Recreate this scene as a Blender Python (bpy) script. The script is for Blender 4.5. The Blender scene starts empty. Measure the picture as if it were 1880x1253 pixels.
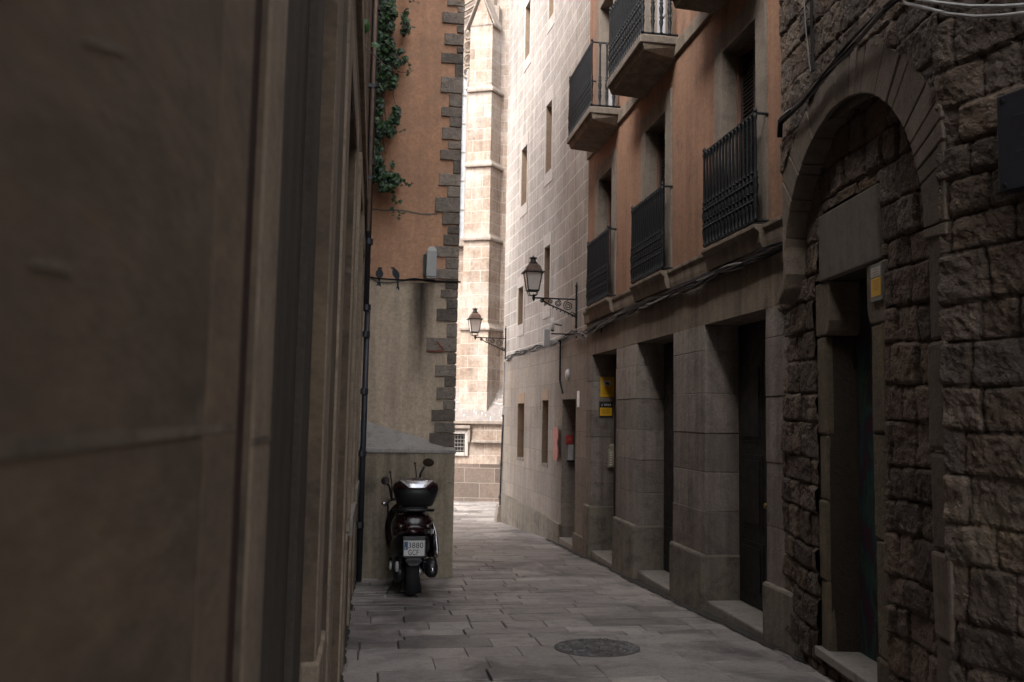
import bpy, bmesh, math, random
import numpy as np
from mathutils import Vector, Matrix
random.seed(7); rng = np.random.RandomState(5)
scene = bpy.context.scene
R_ = math.radians
# ---------------------------------------------------------------- camera
FPX = 1590.; CPX = 940.; CPY = 626.5; EYE = 1.5
YAW = R_(8.95); PITCH = R_(4.94); ROLL = 0.018
FW = Vector((math.sin(YAW)*math.cos(PITCH), math.cos(YAW)*math.cos(PITCH), math.sin(PITCH)))
RT0 = Vector((math.cos(YAW), -math.sin(YAW), 0)); UP0 = RT0.cross(FW)
RT = math.cos(ROLL)*RT0 + math.sin(ROLL)*UP0; UP = -math.sin(ROLL)*RT0 + math.cos(ROLL)*UP0
cam_data = bpy.data.cameras.new('camera'); cam = bpy.data.objects.new('camera', cam_data)
scene.collection.objects.link(cam)
mw = Matrix((RT, UP, -FW)).transposed().to_4x4(); mw.translation = Vector((0, 0, EYE))
cam.matrix_world = mw
cam_data.sensor_width = 36; cam_data.lens = 36*FPX/1880; cam_data.clip_start = .05; cam_data.clip_end = 1000
cam_data.dof.use_dof = True; cam_data.dof.focus_distance = 7.2; cam_data.dof.aperture_fstop = 4.2
scene.camera = cam
# ---------------------------------------------------------------- world + sun
world = bpy.data.worlds.new('World'); scene.world = world; world.use_nodes = True
wn = world.node_tree; wn.nodes.clear()
SUN_EL = 50; SUN_HEAD = 232      # heading (clockwise from +Y) the light comes from
sky = wn.nodes.new('ShaderNodeTexSky'); sky.sky_type = 'NISHITA'; sky.sun_disc = False
sky.sun_elevation = R_(SUN_EL); sky.sun_rotation = R_(SUN_HEAD); sky.air_density = 1.0; sky.dust_density = 4; sky.ozone_density = 1.0
hs = wn.nodes.new('ShaderNodeHueSaturation'); hs.inputs['Saturation'].default_value = .26
bg = wn.nodes.new('ShaderNodeBackground'); bg.inputs['Strength'].default_value = .15
wo = wn.nodes.new('ShaderNodeOutputWorld')
wn.links.new(sky.outputs[0], hs.inputs['Color']); wn.links.new(hs.outputs[0], bg.inputs[0]); wn.links.new(bg.outputs[0], wo.inputs[0])
sd = bpy.data.lights.new('sun', 'SUN'); sd.energy = 1.15; sd.angle = R_(24); sd.color = (1, .975, .94)
sun = bpy.data.objects.new('sun', sd); scene.collection.objects.link(sun)
_s = Vector((math.sin(R_(SUN_HEAD))*math.cos(R_(SUN_EL)), math.cos(R_(SUN_HEAD))*math.cos(R_(SUN_EL)), math.sin(R_(SUN_EL))))
sun.rotation_euler = _s.to_track_quat('Z', 'Y').to_euler(); sun.location = (0, 0, 40)
vs = scene.view_settings; vs.view_transform = 'Standard'; vs.look = 'None'; vs.gamma = 1; vs.exposure = 2.03
scene.render.engine = 'CYCLES'
scene.cycles.max_bounces = 8; scene.cycles.diffuse_bounces = 6

# ---------------------------------------------------------------- frames
def ray(px, py):
    return FW + ((px-CPX)/FPX)*RT + ((CPY-py)/FPX)*UP
class Frame:
    """vertical plane: u along the wall, v height, w out of the wall"""
    def __init__(s, x, y, head, side):
        a = R_(head); s.p = Vector((x, y, 0)); s.d = Vector((math.sin(a), math.cos(a), 0))
        s.n = Vector((side*math.cos(a), -side*math.sin(a), 0))
    def __call__(s, u, v, w=0.): return s.p + u*s.d + w*s.n + Vector((0, 0, v))
    def hit(s, px, py, w=0.):
        d = ray(px, py); q = s.p + w*s.n; t = q.dot(s.n)/d.dot(s.n); P = d*t
        return (P-s.p).dot(s.d), EYE + P.z
SL = .048; YB = 20.45
def gz(y): return -SL*min(y, YB)
# ---------------------------------------------------------------- mesh helpers
ORG = {}
class MB:
    def __init__(s): s.v = []; s.f = []; s.c = []
    def face(s, idx, c=1.): s.f.append(idx); s.c.append(c)
    def quad(s, a, b, c, d, col=1.):
        n = len(s.v); s.v += [tuple(a), tuple(b), tuple(c), tuple(d)]; s.face((n, n+1, n+2, n+3), col)
    def poly(s, pts, col=1.):
        n = len(s.v); s.v += [tuple(p) for p in pts]; s.face(tuple(range(n, n+len(pts))), col)
    def hexa(s, P, col=1.):   # 8 pts: bottom 4 ccw, top 4 ccw
        n = len(s.v); s.v += [tuple(p) for p in P]
        for q in ((3,2,1,0),(4,5,6,7),(0,1,5,4),(1,2,6,5),(2,3,7,6),(3,0,4,7)): s.face(tuple(n+i for i in q), col)
    def box(s, F, u0, u1, v0, v1, w0, w1, col=1., jit=0.):
        P = [F(u0,v0,w0), F(u1,v0,w0), F(u1,v0,w1), F(u0,v0,w1), F(u0,v1,w0), F(u1,v1,w0), F(u1,v1,w1), F(u0,v1,w1)]
        if jit: P = [p+Vector([random.uniform(-jit, jit) for _ in range(3)]) for p in P]
        s.hexa(P, col)
    def prism(s, A, off, col=1.):   # polygon A extruded by vector off
        n = len(s.v); k = len(A); s.v += [tuple(p) for p in A] + [tuple(Vector(p)+off) for p in A]
        s.face(tuple(range(n+k-1, n-1, -1)), col); s.face(tuple(range(n+k, n+2*k)), col)
        for i in range(k): j = (i+1) % k; s.face((n+i, n+j, n+k+j, n+k+i), col)
    def tube(s, pts, r, seg=8, caps=True, col=1.):
        pts = [Vector(p) for p in pts]; rr = r if isinstance(r, (list, tuple)) else [r]*len(pts)
        n0 = len(s.v); m = len(pts); prev = None
        for i, p in enumerate(pts):
            t = (pts[min(i+1, m-1)] - pts[max(i-1, 0)])
            t = t.normalized() if t.length > 1e-9 else Vector((0, 0, 1))
            if prev is None: a = t.orthogonal().normalized()
            else:
                a = prev - t*prev.dot(t); a = a.normalized() if a.length > 1e-6 else t.orthogonal().normalized()
            prev = a; b = t.cross(a)
            for k in range(seg):
                th = 2*math.pi*k/seg; s.v.append(tuple(p + rr[i]*(math.cos(th)*a + math.sin(th)*b)))
        for i in range(m-1):
            for k in range(seg):
                k2 = (k+1) % seg; s.face((n0+i*seg+k, n0+i*seg+k2, n0+(i+1)*seg+k2, n0+(i+1)*seg+k), col)
        if caps:
            s.face(tuple(n0+k for k in range(seg-1, -1, -1)), col); s.face(tuple(n0+(m-1)*seg+k for k in range(seg)), col)
    def lathe(s, base, prof, seg=10, axis=Vector((0, 0, 1)), a=None, col=1., sx=1., sy=1.):
        base = Vector(base); a = (a or axis.orthogonal()).normalized(); b = axis.cross(a); n0 = len(s.v)
        for h, r in prof:
            for k in range(seg):
                th = 2*math.pi*(k+.5)/seg; s.v.append(tuple(base + h*axis + r*(sx*math.cos(th)*a + sy*math.sin(th)*b)))
        for i in range(len(prof)-1):
            for k in range(seg):
                k2 = (k+1) % seg; s.face((n0+i*seg+k, n0+i*seg+k2, n0+(i+1)*seg+k2, n0+(i+1)*seg+k), col)
        s.face(tuple(n0+k for k in range(seg-1, -1, -1)), col); s.face(tuple(n0+(len(prof)-1)*seg+k for k in range(seg)), col)
    def loft(s, rings, col=1.):
        n0 = len(s.v); k = len(rings[0])
        for r in rings: s.v += [tuple(p) for p in r]
        for i in range(len(rings)-1):
            for j in range(k):
                j2 = (j+1) % k; s.face((n0+i*k+j, n0+i*k+j2, n0+(i+1)*k+j2, n0+(i+1)*k+j), col)
        s.face(tuple(n0+j for j in range(k-1, -1, -1)), col); s.face(tuple(n0+(len(rings)-1)*k+j for j in range(k)), col)
    def build(s, name, mat, parent=None, smooth=False, bevel=0., uv=True, sub=0, org=None, fix=True):
        o3 = Vector(ORG[parent.name]) if parent else (Vector(org) if org is not None else Vector((0, 0, 0)))
        me = bpy.data.meshes.new(name)
        me.from_pydata([tuple(Vector(p)-o3) for p in s.v], [], s.f)
        if any(c != 1. for c in s.c):
            at = me.attributes.new('tone', 'FLOAT', 'FACE'); at.data.foreach_set('value', s.c)
        else:
            at = me.attributes.new('tone', 'FLOAT', 'FACE'); at.data.foreach_set('value', [1.]*len(s.f))
        if fix:
            bm = bmesh.new(); bm.from_mesh(me); bmesh.ops.recalc_face_normals(bm, faces=bm.faces); bm.to_mesh(me); bm.free()
        if smooth: me.polygons.foreach_set('use_smooth', [True]*len(me.polygons))
        if uv: box_uv(me, o3)
        me.materials.append(mat)
        o = bpy.data.objects.new(name, me); scene.collection.objects.link(o)
        if parent: o.parent = parent; ORG[o.name] = ORG[parent.name]
        else: o.location = o3; ORG[o.name] = tuple(o3)
        if bevel:
            b = o.modifiers.new('bevel', 'BEVEL'); b.width = bevel; b.segments = 2; b.limit_method = 'ANGLE'; b.harden_normals = False
        if sub:
            b = o.modifiers.new('sub', 'SUBSURF'); b.levels = sub; b.render_levels = sub
        return o
def box_uv(me, o3):
    uvl = me.uv_layers.new(name='UVMap'); n = len(me.loops)
    co = np.empty(len(me.vertices)*3); me.vertices.foreach_get('co', co); co = co.reshape(-1, 3) + np.array(o3)
    li = np.empty(n, dtype=np.int32); me.loops.foreach_get('vertex_index', li)
    out = np.empty((n, 2)); cs = co[li]
    nm = np.empty(len(me.polygons)*3); me.polygons.foreach_get('normal', nm); nm = nm.reshape(-1, 3)
    ls = np.empty(len(me.polygons), dtype=np.int32); me.polygons.foreach_get('loop_total', ls)
    N = np.repeat(nm, ls, axis=0)
    hz = np.hypot(N[:, 0], N[:, 1])+1e-9
    flat = np.abs(N[:, 2]) > .75
    out[:, 0] = np.where(flat, cs[:, 0], (-N[:, 1]*cs[:, 0] + N[:, 0]*cs[:, 1])/hz)
    out[:, 1] = np.where(flat, cs[:, 1], cs[:, 2])
    uvl.data.foreach_set('uv', out.ravel())
def tag(o, label=None, cat=None, group=None, kind=None):
    if label: o['label'] = label
    if cat: o['category'] = cat
    if group: o['group'] = group
    if kind: o['kind'] = kind
    return o
def empty(name, loc, label, cat, group=None):
    o = bpy.data.objects.new(name, None); scene.collection.objects.link(o); o.location = loc; o.empty_display_size = .2
    ORG[o.name] = tuple(loc); return tag(o, label, cat, group)
def copy_tree(o, parent=None, off=Vector((0, 0, 0))):
    c = o.copy(); scene.collection.objects.link(c)
    if parent: c.parent = parent
    else: c.location = o.location + off
    for ch in list(o.children): copy_tree(ch, c)
    return c
# ---------------------------------------------------------------- materials
def nt(name):
    m = bpy.data.materials.new(name); m.use_nodes = True; t = m.node_tree; t.nodes.clear()
    b = t.nodes.new('ShaderNodeBsdfPrincipled'); o = t.nodes.new('ShaderNodeOutputMaterial'); t.links.new(b.outputs[0], o.inputs[0])
    return m, t, b
def rgb(c): return (c[0], c[1], c[2], 1)
def noise(t, vec, scale, detail=6, rough=.6, dist=0.):
    n = t.nodes.new('ShaderNodeTexNoise'); n.inputs['Scale'].default_value = scale; n.inputs['Detail'].default_value = detail
    n.inputs['Roughness'].default_value = rough; n.inputs['Distortion'].default_value = dist; t.links.new(vec, n.inputs['Vector']); return n.outputs['Fac']
def ramp(t, fac, p0, p1, c0=(0,0,0), c1=(1,1,1)):
    r = t.nodes.new('ShaderNodeValToRGB'); e = r.color_ramp.elements; e[0].position = p0; e[1].position = p1
    e[0].color = rgb(c0); e[1].color = rgb(c1); t.links.new(fac, r.inputs[0]); return r.outputs['Color']
def mix(t, a, b, fac, mode='MIX'):
    m = t.nodes.new('ShaderNodeMix'); m.data_type = 'RGBA'; m.blend_type = mode; m.clamp_factor = True
    for s, v in ((m.inputs[6], a), (m.inputs[7], b)):
        if isinstance(v, (tuple, list)): s.default_value = rgb(v)
        else: t.links.new(v, s)
    if isinstance(fac, (int, float)): m.inputs[0].default_value = fac
    else: t.links.new(fac, m.inputs[0])
    return m.outputs[2]
def mapped(t, vec, sc):
    m = t.nodes.new('ShaderNodeMapping'); m.inputs['Scale'].default_value = sc; t.links.new(vec, m.inputs['Vector']); return m.outputs[0]
def stone(name, c1, c2, c3=None, s1=.9, s2=9., rough=.9, bump=.35, bs=35., streak=0., tone=1., pit=0., spec=.25, extra=None, brick=None, sc=None):
    """blotchy mineral surface: two base tones, specks c3, vertical rain streaks, per-face tone attribute"""
    m, t, b = nt(name); tc = t.nodes.new('ShaderNodeNewGeometry').outputs['Position']
    if sc: tc = mapped(t, tc, sc)
    n1 = noise(t, tc, s1, 7, .62, .4); col = mix(t, c1, c2, ramp(t, n1, .34, .66))
    c3 = c3 or tuple(x*.55 for x in c1)
    n2 = noise(t, tc, s2, 8, .72); col = mix(t, col, c3, mix(t, (0,0,0), ramp(t, n2, .5, .72), .75))
    n3 = noise(t, tc, s2*7, 4, .7); col = mix(t, col, ramp(t, n3, .3, .7, (.78,.78,.78), (1.12,1.12,1.12)), 1., 'MULTIPLY')
    if streak:
        n4 = noise(t, mapped(t, tc, (5, 5, .35)), 1.3, 6, .65); col = mix(t, col, ramp(t, n4, .4, .68, (1,1,1), (1-streak,)*3), 1., 'MULTIPLY')
    if tone:
        a = t.nodes.new('ShaderNodeAttribute'); a.attribute_name = 'tone'; col = mix(t, col, a.outputs['Color'], tone, 'MULTIPLY')
    hgt = noise(t, tc, bs, 8, .7)
    if brick:
        uvn = t.nodes.new('ShaderNodeUVMap').outputs[0]
        uvd = t.nodes.new('ShaderNodeMix'); uvd.data_type = 'VECTOR'
        nv = t.nodes.new('ShaderNodeTexNoise'); nv.inputs['Scale'].default_value = 2.2; t.links.new(tc, nv.inputs['Vector'])
        uvd.inputs[0].default_value = brick.get('warp', .02); t.links.new(uvn, uvd.inputs[4]); t.links.new(nv.outputs['Color'], uvd.inputs[5])
        br = t.nodes.new('ShaderNodeTexBrick'); br.inputs['Scale'].default_value = 1.
        br.inputs['Brick Width'].default_value = brick['w']; br.inputs['Row Height'].default_value = brick['h']
        br.inputs['Mortar Size'].default_value = brick['m']; br.inputs['Mortar Smooth'].default_value = .4; br.inputs['Bias'].default_value = 0
        br.offset = brick.get('off', .5)
        br.inputs['Color1'].default_value = rgb(brick.get('a', (.8,.8,.8))); br.inputs['Color2'].default_value = rgb(brick.get('b', (1.1,1.1,1.1))); br.inputs['Mortar'].default_value = (1,1,1,1)
        t.links.new(uvd.outputs[1], br.inputs['Vector'])
        col = mix(t, col, br.outputs['Color'], 1., 'MULTIPLY')
        col = mix(t, col, brick['mortar'], mix(t, (0,0,0), br.outputs['Fac'], brick.get('ms', 1.)))
        hm = mix(t, hgt, (1,1,1) if brick.get('raised') else (0,0,0), br.outputs['Fac']); hgt = hm
    if extra: col = extra(t, tc, col)
    if pit: hgt = mix(t, hgt, ramp(t, noise(t, tc, bs*.35, 3, .5), .38, .5), pit, 'MULTIPLY')
    bp = t.nodes.new('ShaderNodeBump'); bp.inputs['Strength'].default_value = bump; bp.inputs['Distance'].default_value = .02
    t.links.new(hgt, bp.inputs['Height']); t.links.new(bp.outputs[0], b.inputs['Normal'])
    t.links.new(col, b.inputs['Base Color']); b.inputs['Roughness'].default_value = rough; b.inputs['Specular IOR Level'].default_value = spec
    return m
def hue_by_tone(t, c):
    a = t.nodes.new('ShaderNodeAttribute'); a.attribute_name = 'tone'
    m = t.nodes.new('ShaderNodeMath'); m.operation = 'MULTIPLY'; m.inputs[1].default_value = 3.7; t.links.new(a.outputs['Fac'], m.inputs[0])
    f = t.nodes.new('ShaderNodeMath'); f.operation = 'FRACT'; t.links.new(m.outputs[0], f.inputs[0])
    return mix(t, c, ramp(t, f.outputs[0], 0., 1., (1.10,1.0,.91), (.93,.97,1.03)), 1., 'MULTIPLY')
def plain(name, c, rough=.6, metal=0., var=.25, s=8., spec=.5, bump=.0, coat=0.):
    m, t, b = nt(name); tc = t.nodes.new('ShaderNodeNewGeometry').outputs['Position']
    n = noise(t, tc, s, 6, .65)
    col = ramp(t, n, .3, .72, tuple(x*(1-var) for x in c), tuple(min(1, x*(1+var)) for x in c)); t.links.new(col, b.inputs['Base Color'])
    rr = ramp(t, noise(t, tc, s*2.3, 4, .6), .3, .7, (max(0, rough-.1),)*3, (min(1, rough+.12),)*3); t.links.new(rr, b.inputs['Roughness'])
    b.inputs['Metallic'].default_value = metal; b.inputs['Specular IOR Level'].default_value = spec; b.inputs['Coat Weight'].default_value = coat; b.inputs['Coat Roughness'].default_value = .06
    if bump:
        bp = t.nodes.new('ShaderNodeBump'); bp.inputs['Strength'].default_value = bump; bp.inputs['Distance'].default_value = .01
        t.links.new(noise(t, tc, s*6, 6, .7), bp.inputs['Height']); t.links.new(bp.outputs[0], b.inputs['Normal'])
    return m
M = {}
M['left_stone'] = stone('vignette_darkened_sandstone', (.165,.12,.08), (.10,.076,.055), (.055,.043,.035), 2.2, 3.2, bump=.3, bs=7, streak=.0, sc=(1, .4, 1.2), extra=lambda t, tc, c: mix(t, mix(t, c, (.34,.29,.23), mix(t, (0,0,0), ramp(t, noise(t, tc, 3.1, 3, .5, .6), .66, .74), .5)), (.04,.03,.026), mix(t, (0,0,0), ramp(t, noise(t, tc, 4.3, 5, .6, 1.), .58, .72), .6)))  # darker base stands in for lens vignetting and light falloff at near left
M['left_edge'] = stone('painted_edge_light_stone', (.21,.155,.104), (.15,.112,.078), (.085,.062,.045), 2.5, 5, bump=.3, bs=10, sc=(1, .4, 1.2))  # lighter tone stands in for light caught by the pier's rounded edge
M['left_trim'] = stone('worn_sandstone_trim', (.36,.285,.21), (.26,.205,.15), (.13,.1,.075), 1.4, 8, bump=.4, bs=22, streak=.35)
M['groove_red'] = stone('reddish_sandstone', (.075,.038,.028), (.05,.03,.024), None, 1.5, 8, bump=.4, bs=20, streak=.3)
M['dark_wood'] = plain('dark_door_wood', (.011,.009,.009), .55, var=.35, s=5, bump=.3)
M['ground_joint'] = stone('joint_grit', (.15,.132,.12), (.11,.097,.09), None, 2, 20, bump=.6, tone=0)
def wear(t, tc, col):
    col = mix(t, col, (.075,.068,.066), mix(t, (0,0,0), ramp(t, noise(t, tc, .9, 8, .68, .6), .5, .62), .75))
    return mix(t, col, (.40,.375,.36), mix(t, (0,0,0), ramp(t, noise(t, tc, 2.3, 8, .75, .8), .62, .72), .45))
M['paving'] = stone('paving_slabs', (.36,.32,.292), (.275,.25,.234), (.15,.134,.124), 1.1, 7, rough=.52, bump=.7, bs=30, pit=.3, extra=wear, spec=.4)
def orange_extra(t, tc, col):
    return mix(t, col, (.40,.255,.18), mix(t, (0,0,0), ramp(t, noise(t, tc, .9, 7, .72, 1.2), .48, .66), .55))
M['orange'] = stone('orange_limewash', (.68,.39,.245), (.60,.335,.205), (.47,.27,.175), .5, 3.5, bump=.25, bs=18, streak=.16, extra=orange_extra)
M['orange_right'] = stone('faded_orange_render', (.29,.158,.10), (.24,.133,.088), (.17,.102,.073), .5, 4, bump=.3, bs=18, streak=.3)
M['tan'] = stone('bare_tan_render', (.68,.545,.41), (.60,.475,.355), (.49,.385,.285), .6, 3.5, bump=.3, bs=16, streak=.25)
M['quoin'] = stone('grey_quoin_stone', (.30,.25,.205), (.20,.172,.148), (.10,.085,.07), 3.5, 14, bump=.9, bs=28, pit=.6)
M['plinth_render'] = stone('stained_render', (.41,.34,.25), (.31,.26,.19), (.16,.135,.10), .9, 4, bump=.45, bs=12, streak=.45)
M['plinth_cap'] = stone('cement_cap', (.40,.375,.345), (.32,.30,.28), (.16,.15,.14), 2, 9, bump=.5, bs=20)
M['ashlar'] = stone('grey_brown_ashlar', (.285,.24,.207), (.225,.19,.166), (.14,.113,.097), 1.1, 7, bump=.55, bs=24, streak=.4, pit=.35, extra=lambda t, tc, c: mix(t, mix(t, c, (.11,.09,.075), mix(t, (0,0,0), ramp(t, noise(t, tc, 1.7, 7, .72, .8), .55, .68), .6)), (.38,.345,.31), mix(t, (0,0,0), ramp(t, noise(t, tc, 2.6, 7, .75, .5), .62, .7), .5)))
M['ashlar_band'] = stone('cornice_stone', (.24,.19,.145), (.19,.15,.115), (.12,.09,.07), 1.3, 7, bump=.4, bs=22, streak=.45)
M['frame_stone'] = stone('window_surround_stone', (.22,.18,.145), (.17,.14,.115), (.11,.09,.075), 1.3, 8, bump=.3, bs=24, streak=.3)
M['plinth_right'] = stone('worn_plinth_stone', (.25,.215,.17), (.19,.165,.135), (.10,.085,.07), 1.2, 7, bump=.55, bs=20, streak=.3, pit=.3, extra=lambda t, tc, c: mix(t, c, (.07,.06,.052), mix(t, (0,0,0), ramp(t, noise(t, mapped(t, tc, (1,1,1.6)), 2.3, 7, .72, .6), .52, .66), .65)))
M['white_brick'] = stone('pale_incised_render', (.44,.398,.365), (.36,.323,.295), (.28,.247,.225), .6, 6, bump=.8, bs=22, streak=.3, extra=lambda t, tc, c: mix(t, c, ramp(t, noise(t, tc, .45, 6, .7, .8), .32, .68, (.8,.79,.78), (1.1,1.09,1.08)), 1., 'MULTIPLY'), brick=dict(w=.62, h=.29, m=.009, mortar=(.53,.495,.46), raised=True, warp=.03, a=(.88,.88,.88), b=(1.04,1.04,1.04)))
M['white_trim'] = stone('pale_trim', (.48,.43,.39), (.41,.365,.335), None, 1, 8, bump=.2, streak=.2)
M['white_ashlar'] = stone('pale_ashlar', (.29,.252,.222), (.245,.212,.187), (.22,.165,.12), .9, 3, bump=.3, bs=20, streak=.2, brick=dict(w=.75, h=.42, m=.006, mortar=(.16,.138,.12), warp=.01, a=(.88,.87,.86), b=(1.08,1.06,1.02)))
M['church'] = stone('church_sandstone', (.41,.335,.275), (.35,.275,.22), (.25,.185,.14), .7, 1.6, bump=.5, bs=14, streak=.3, pit=.2, extra=lambda t, tc, c: mix(t, c, (.56,.52,.475), mix(t, (0,0,0), ramp(t, noise(t, tc, .7, 6, .7), .45, .68), .5)), brick=dict(w=.66, h=.35, m=.009, mortar=(.47,.41,.355), warp=.04, ms=.8, a=(.76,.71,.67), b=(1.08,1.05,1.03)))
M['church_plain'] = stone('church_moulding', (.36,.30,.25), (.29,.24,.205), (.16,.13,.11), 1.5, 5, bump=.4, bs=16, streak=.3)
M['church_low'] = stone('church_base_stone', (.185,.145,.12), (.14,.115,.1), (.11,.085,.072), .9, 3, bump=.5, bs=14, pit=.3, brick=dict(w=.85, h=.42, m=.010, mortar=(.25,.215,.185), warp=.03, a=(.65,.6,.58), b=(1.1,1.05,1.)))
M['glacis'] = stone('weathered_sloping_stone', (.27,.24,.222), (.215,.197,.187), (.36,.335,.31), 1.3, 3, bump=.7, bs=9, brick=dict(w=1.1, h=.55, m=.014, mortar=(.42,.39,.365), warp=.16, a=(.8,.78,.76), b=(1.08,1.05,1.02)))
M['rough'] = stone('rough_hewn_stone', (.165,.125,.096), (.108,.084,.067), (.048,.039,.032), 1.4, 22, bump=1., bs=46, pit=.6, extra=lambda t, tc, c: mix(t, hue_by_tone(t, c), (.19,.145,.085), mix(t, (0,0,0), ramp(t, noise(t, tc, .9, 5, .7), .56, .7), .5)))
M['voussoir'] = stone('arch_stone', (.21,.165,.128), (.155,.123,.098), (.09,.07,.056), 2, 12, bump=.5, bs=30, streak=.2)
M['lintel'] = stone('smooth_lintel_stone', (.19,.165,.14), (.155,.135,.115), None, 1.5, 10, bump=.25, bs=30, streak=.25)
M['mortar'] = stone('dark_mortar', (.07,.055,.043), (.05,.04,.032), None, 2, 14, bump=.8, tone=0)
M['marble'] = stone('threshold_stone', (.29,.26,.228), (.225,.203,.18), (.11,.097,.085), 2, 9, rough=.6, bump=.25)
M['iron'] = plain('black_painted_iron', (.010,.011,.013), .6, 0., .3, 12, .25)
M['lamp_metal'] = plain('lamp_metal', (.035,.035,.033), .5, .4, .4, 10)
M['lamp_roof'] = plain('rusty_lamp_roof', (.09,.05,.035), .6, .2, .5, 9)
M['lamp_glass'] = plain('frosted_lamp_pane', (.62,.57,.53), .35, var=.1)
M['cable'] = plain('black_cable', (.012,.012,.014), .65, spec=.2)
M['cable_grey'] = plain('grey_cable', (.16,.15,.145), .6, spec=.25)
M['cable_white'] = plain('white_cable', (.36,.35,.34), .5)
M['pipe'] = plain('painted_drainpipe', (.035,.037,.045), .45, .2, .3, 4)
M['plastic_grey'] = plain('grey_plastic_box', (.42,.42,.42), .45, var=.08)
M['plastic_white'] = plain('white_plastic', (.66,.65,.63), .4, var=.06)
M['yellow'] = plain('yellow_enamel', (.70,.40,.015), .45, var=.08)
M['black'] = plain('black_print', (.012,.012,.014), .5)
M['red'] = plain('red_enamel', (.45,.045,.035), .5, var=.15)
M['faded_red'] = plain('faded_red_board', (.42,.13,.10), .6, var=.25)
M['bird'] = plain('blue_black_stencil', (.012,.015,.024), .6)
M['crack'] = plain('cement_repair', (.19,.16,.135), .9)
M['stain'] = plain('red_spray', (.22,.06,.045), .8)
M['slate'] = plain('dark_slate_plaque', (.022,.022,.028), .5, var=.2)
M['bars'] = plain('window_bars', (.13,.12,.11), .6)
M['pane'] = plain('window_pane', (.34,.36,.38), .4)
M['shutter'] = plain('brown_shutter', (.022,.014,.012), .55, var=.3, s=6)
M['white_door'] = plain('grey_painted_door', (.30,.29,.31), .6, var=.12)
M['gold_reveal'] = stone('ochre_reveal', (.30,.215,.15), (.25,.185,.13), None, 1.5, 8, bump=.2)
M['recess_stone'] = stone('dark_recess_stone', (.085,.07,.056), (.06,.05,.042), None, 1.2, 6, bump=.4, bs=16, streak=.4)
M['reveal_dark'] = stone('dark_reveal_plaster', (.06,.05,.04), (.042,.035,.03), None, 1.5, 8, bump=.4)  # dark plaster for the inner door reveal
# ---------------------------------------------------------------- numpy noise + generators
_T = rng.rand(256, 256)
def vn(x, y, s=0):
    x = np.asarray(x)+s*17.3; y = np.asarray(y)+s*9.1; xi = np.floor(x).astype(int); yi = np.floor(y).astype(int); fx = x-xi; fy = y-yi
    fx = fx*fx*(3-2*fx); fy = fy*fy*(3-2*fy)
    g = lambda a, b: _T[a % 256, b % 256]
    return (g(xi, yi)*(1-fx)+g(xi+1, yi)*fx)*(1-fy)+(g(xi, yi+1)*(1-fx)+g(xi+1, yi+1)*fx)*fy
def fbm(x, y, o=4, s=0):
    r = 0; a = .5
    for i in range(o): r = r+a*vn(x*2**i, y*2**i, s+i); a *= .5
    return r
def rough_wall(F, u0, u1, v0, v1, keep, w0, ch=(.2, .34), sw=(.22, .55), step=.02, amp=.06, seed=1, grit=.03, wob=.05):
    r = random.Random(seed)
    vb = [v0-.1]
    while vb[-1] < v1+.1: vb.append(vb[-1]+r.uniform(*ch))
    nu = int((u1-u0)/step)+1; nv = int((v1-v0)/step)+1
    U, V = np.meshgrid(np.linspace(u0, u1, nu), np.linspace(v0, v1, nv))
    Vw = V + (fbm(U*1.3, V*.7, 3, seed)-.45)*wob*2; Uw = U+(fbm(U*2, V*4, 3, seed+5)-.45)*.09
    H = np.zeros_like(U); T = np.ones_like(U); vb = np.array(vb); ci = np.clip(np.searchsorted(vb, Vw)-1, 0, len(vb)-2)
    for c in range(len(vb)-1):
        m = ci == c
        if not m.any(): continue
        ub = [u0-.3-r.random()*.3]
        while ub[-1] < u1+.3: ub.append(ub[-1]+r.uniform(*sw))
        ub = np.array(ub); si = np.clip(np.searchsorted(ub, Uw[m])-1, 0, len(ub)-2)
        du = np.minimum(Uw[m]-ub[si], ub[si+1]-Uw[m]); dv = np.minimum(Vw[m]-vb[c], vb[c+1]-Vw[m])
        R = .03; a = np.clip(du/R, 0, 1); b = np.clip(dv/R, 0, 1)
        e = 1-np.clip(np.sqrt((1-a)**2+(1-b)**2), 0, 1); e = np.sqrt(np.clip(e*(2-e), 0, 1))
        off = np.array([r.uniform(-.4, .45)*amp for _ in ub]); ton = np.array([r.uniform(.68, 1.3) for _ in ub])
        tx = np.array([r.uniform(-1.6, 1.6)*amp for _ in ub])
        cx = (ub[si]+ub[si+1])/2
        H[m] = e*(amp+off[si]+tx[si]*(Uw[m]-cx)); T[m] = ton[si]*(.6+.4*e)
    H += (fbm(U*9, V*9, 5, seed+9)-.48)*grit*(.3+1.3*np.clip(H/amp, 0, 1)) + (fbm(U*34, V*34, 3, seed+3)-.45)*grit*.8
    K = keep(U, V)
    mb = MB(); P = np.array(F.p)[None, None]+U[..., None]*np.array(F.d)+(w0+H)[..., None]*np.array(F.n); P[..., 2] += V
    mb.v = [tuple(p) for p in P.reshape(-1, 3)]
    for j in range(nv-1):
        for i in range(nu-1):
            if K[j, i] and K[j+1, i] and K[j, i+1] and K[j+1, i+1]:
                k = j*nu+i; mb.face((k, k+1, k+nu+1, k+nu), float(T[j, i]))
    return mb
def clean(mb):
    used = sorted({i for f in mb.f for i in f}); mp = {k: i for i, k in enumerate(used)}
    mb.v = [mb.v[k] for k in used]; mb.f = [tuple(mp[i] for i in f) for f in mb.f]; return mb
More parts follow.
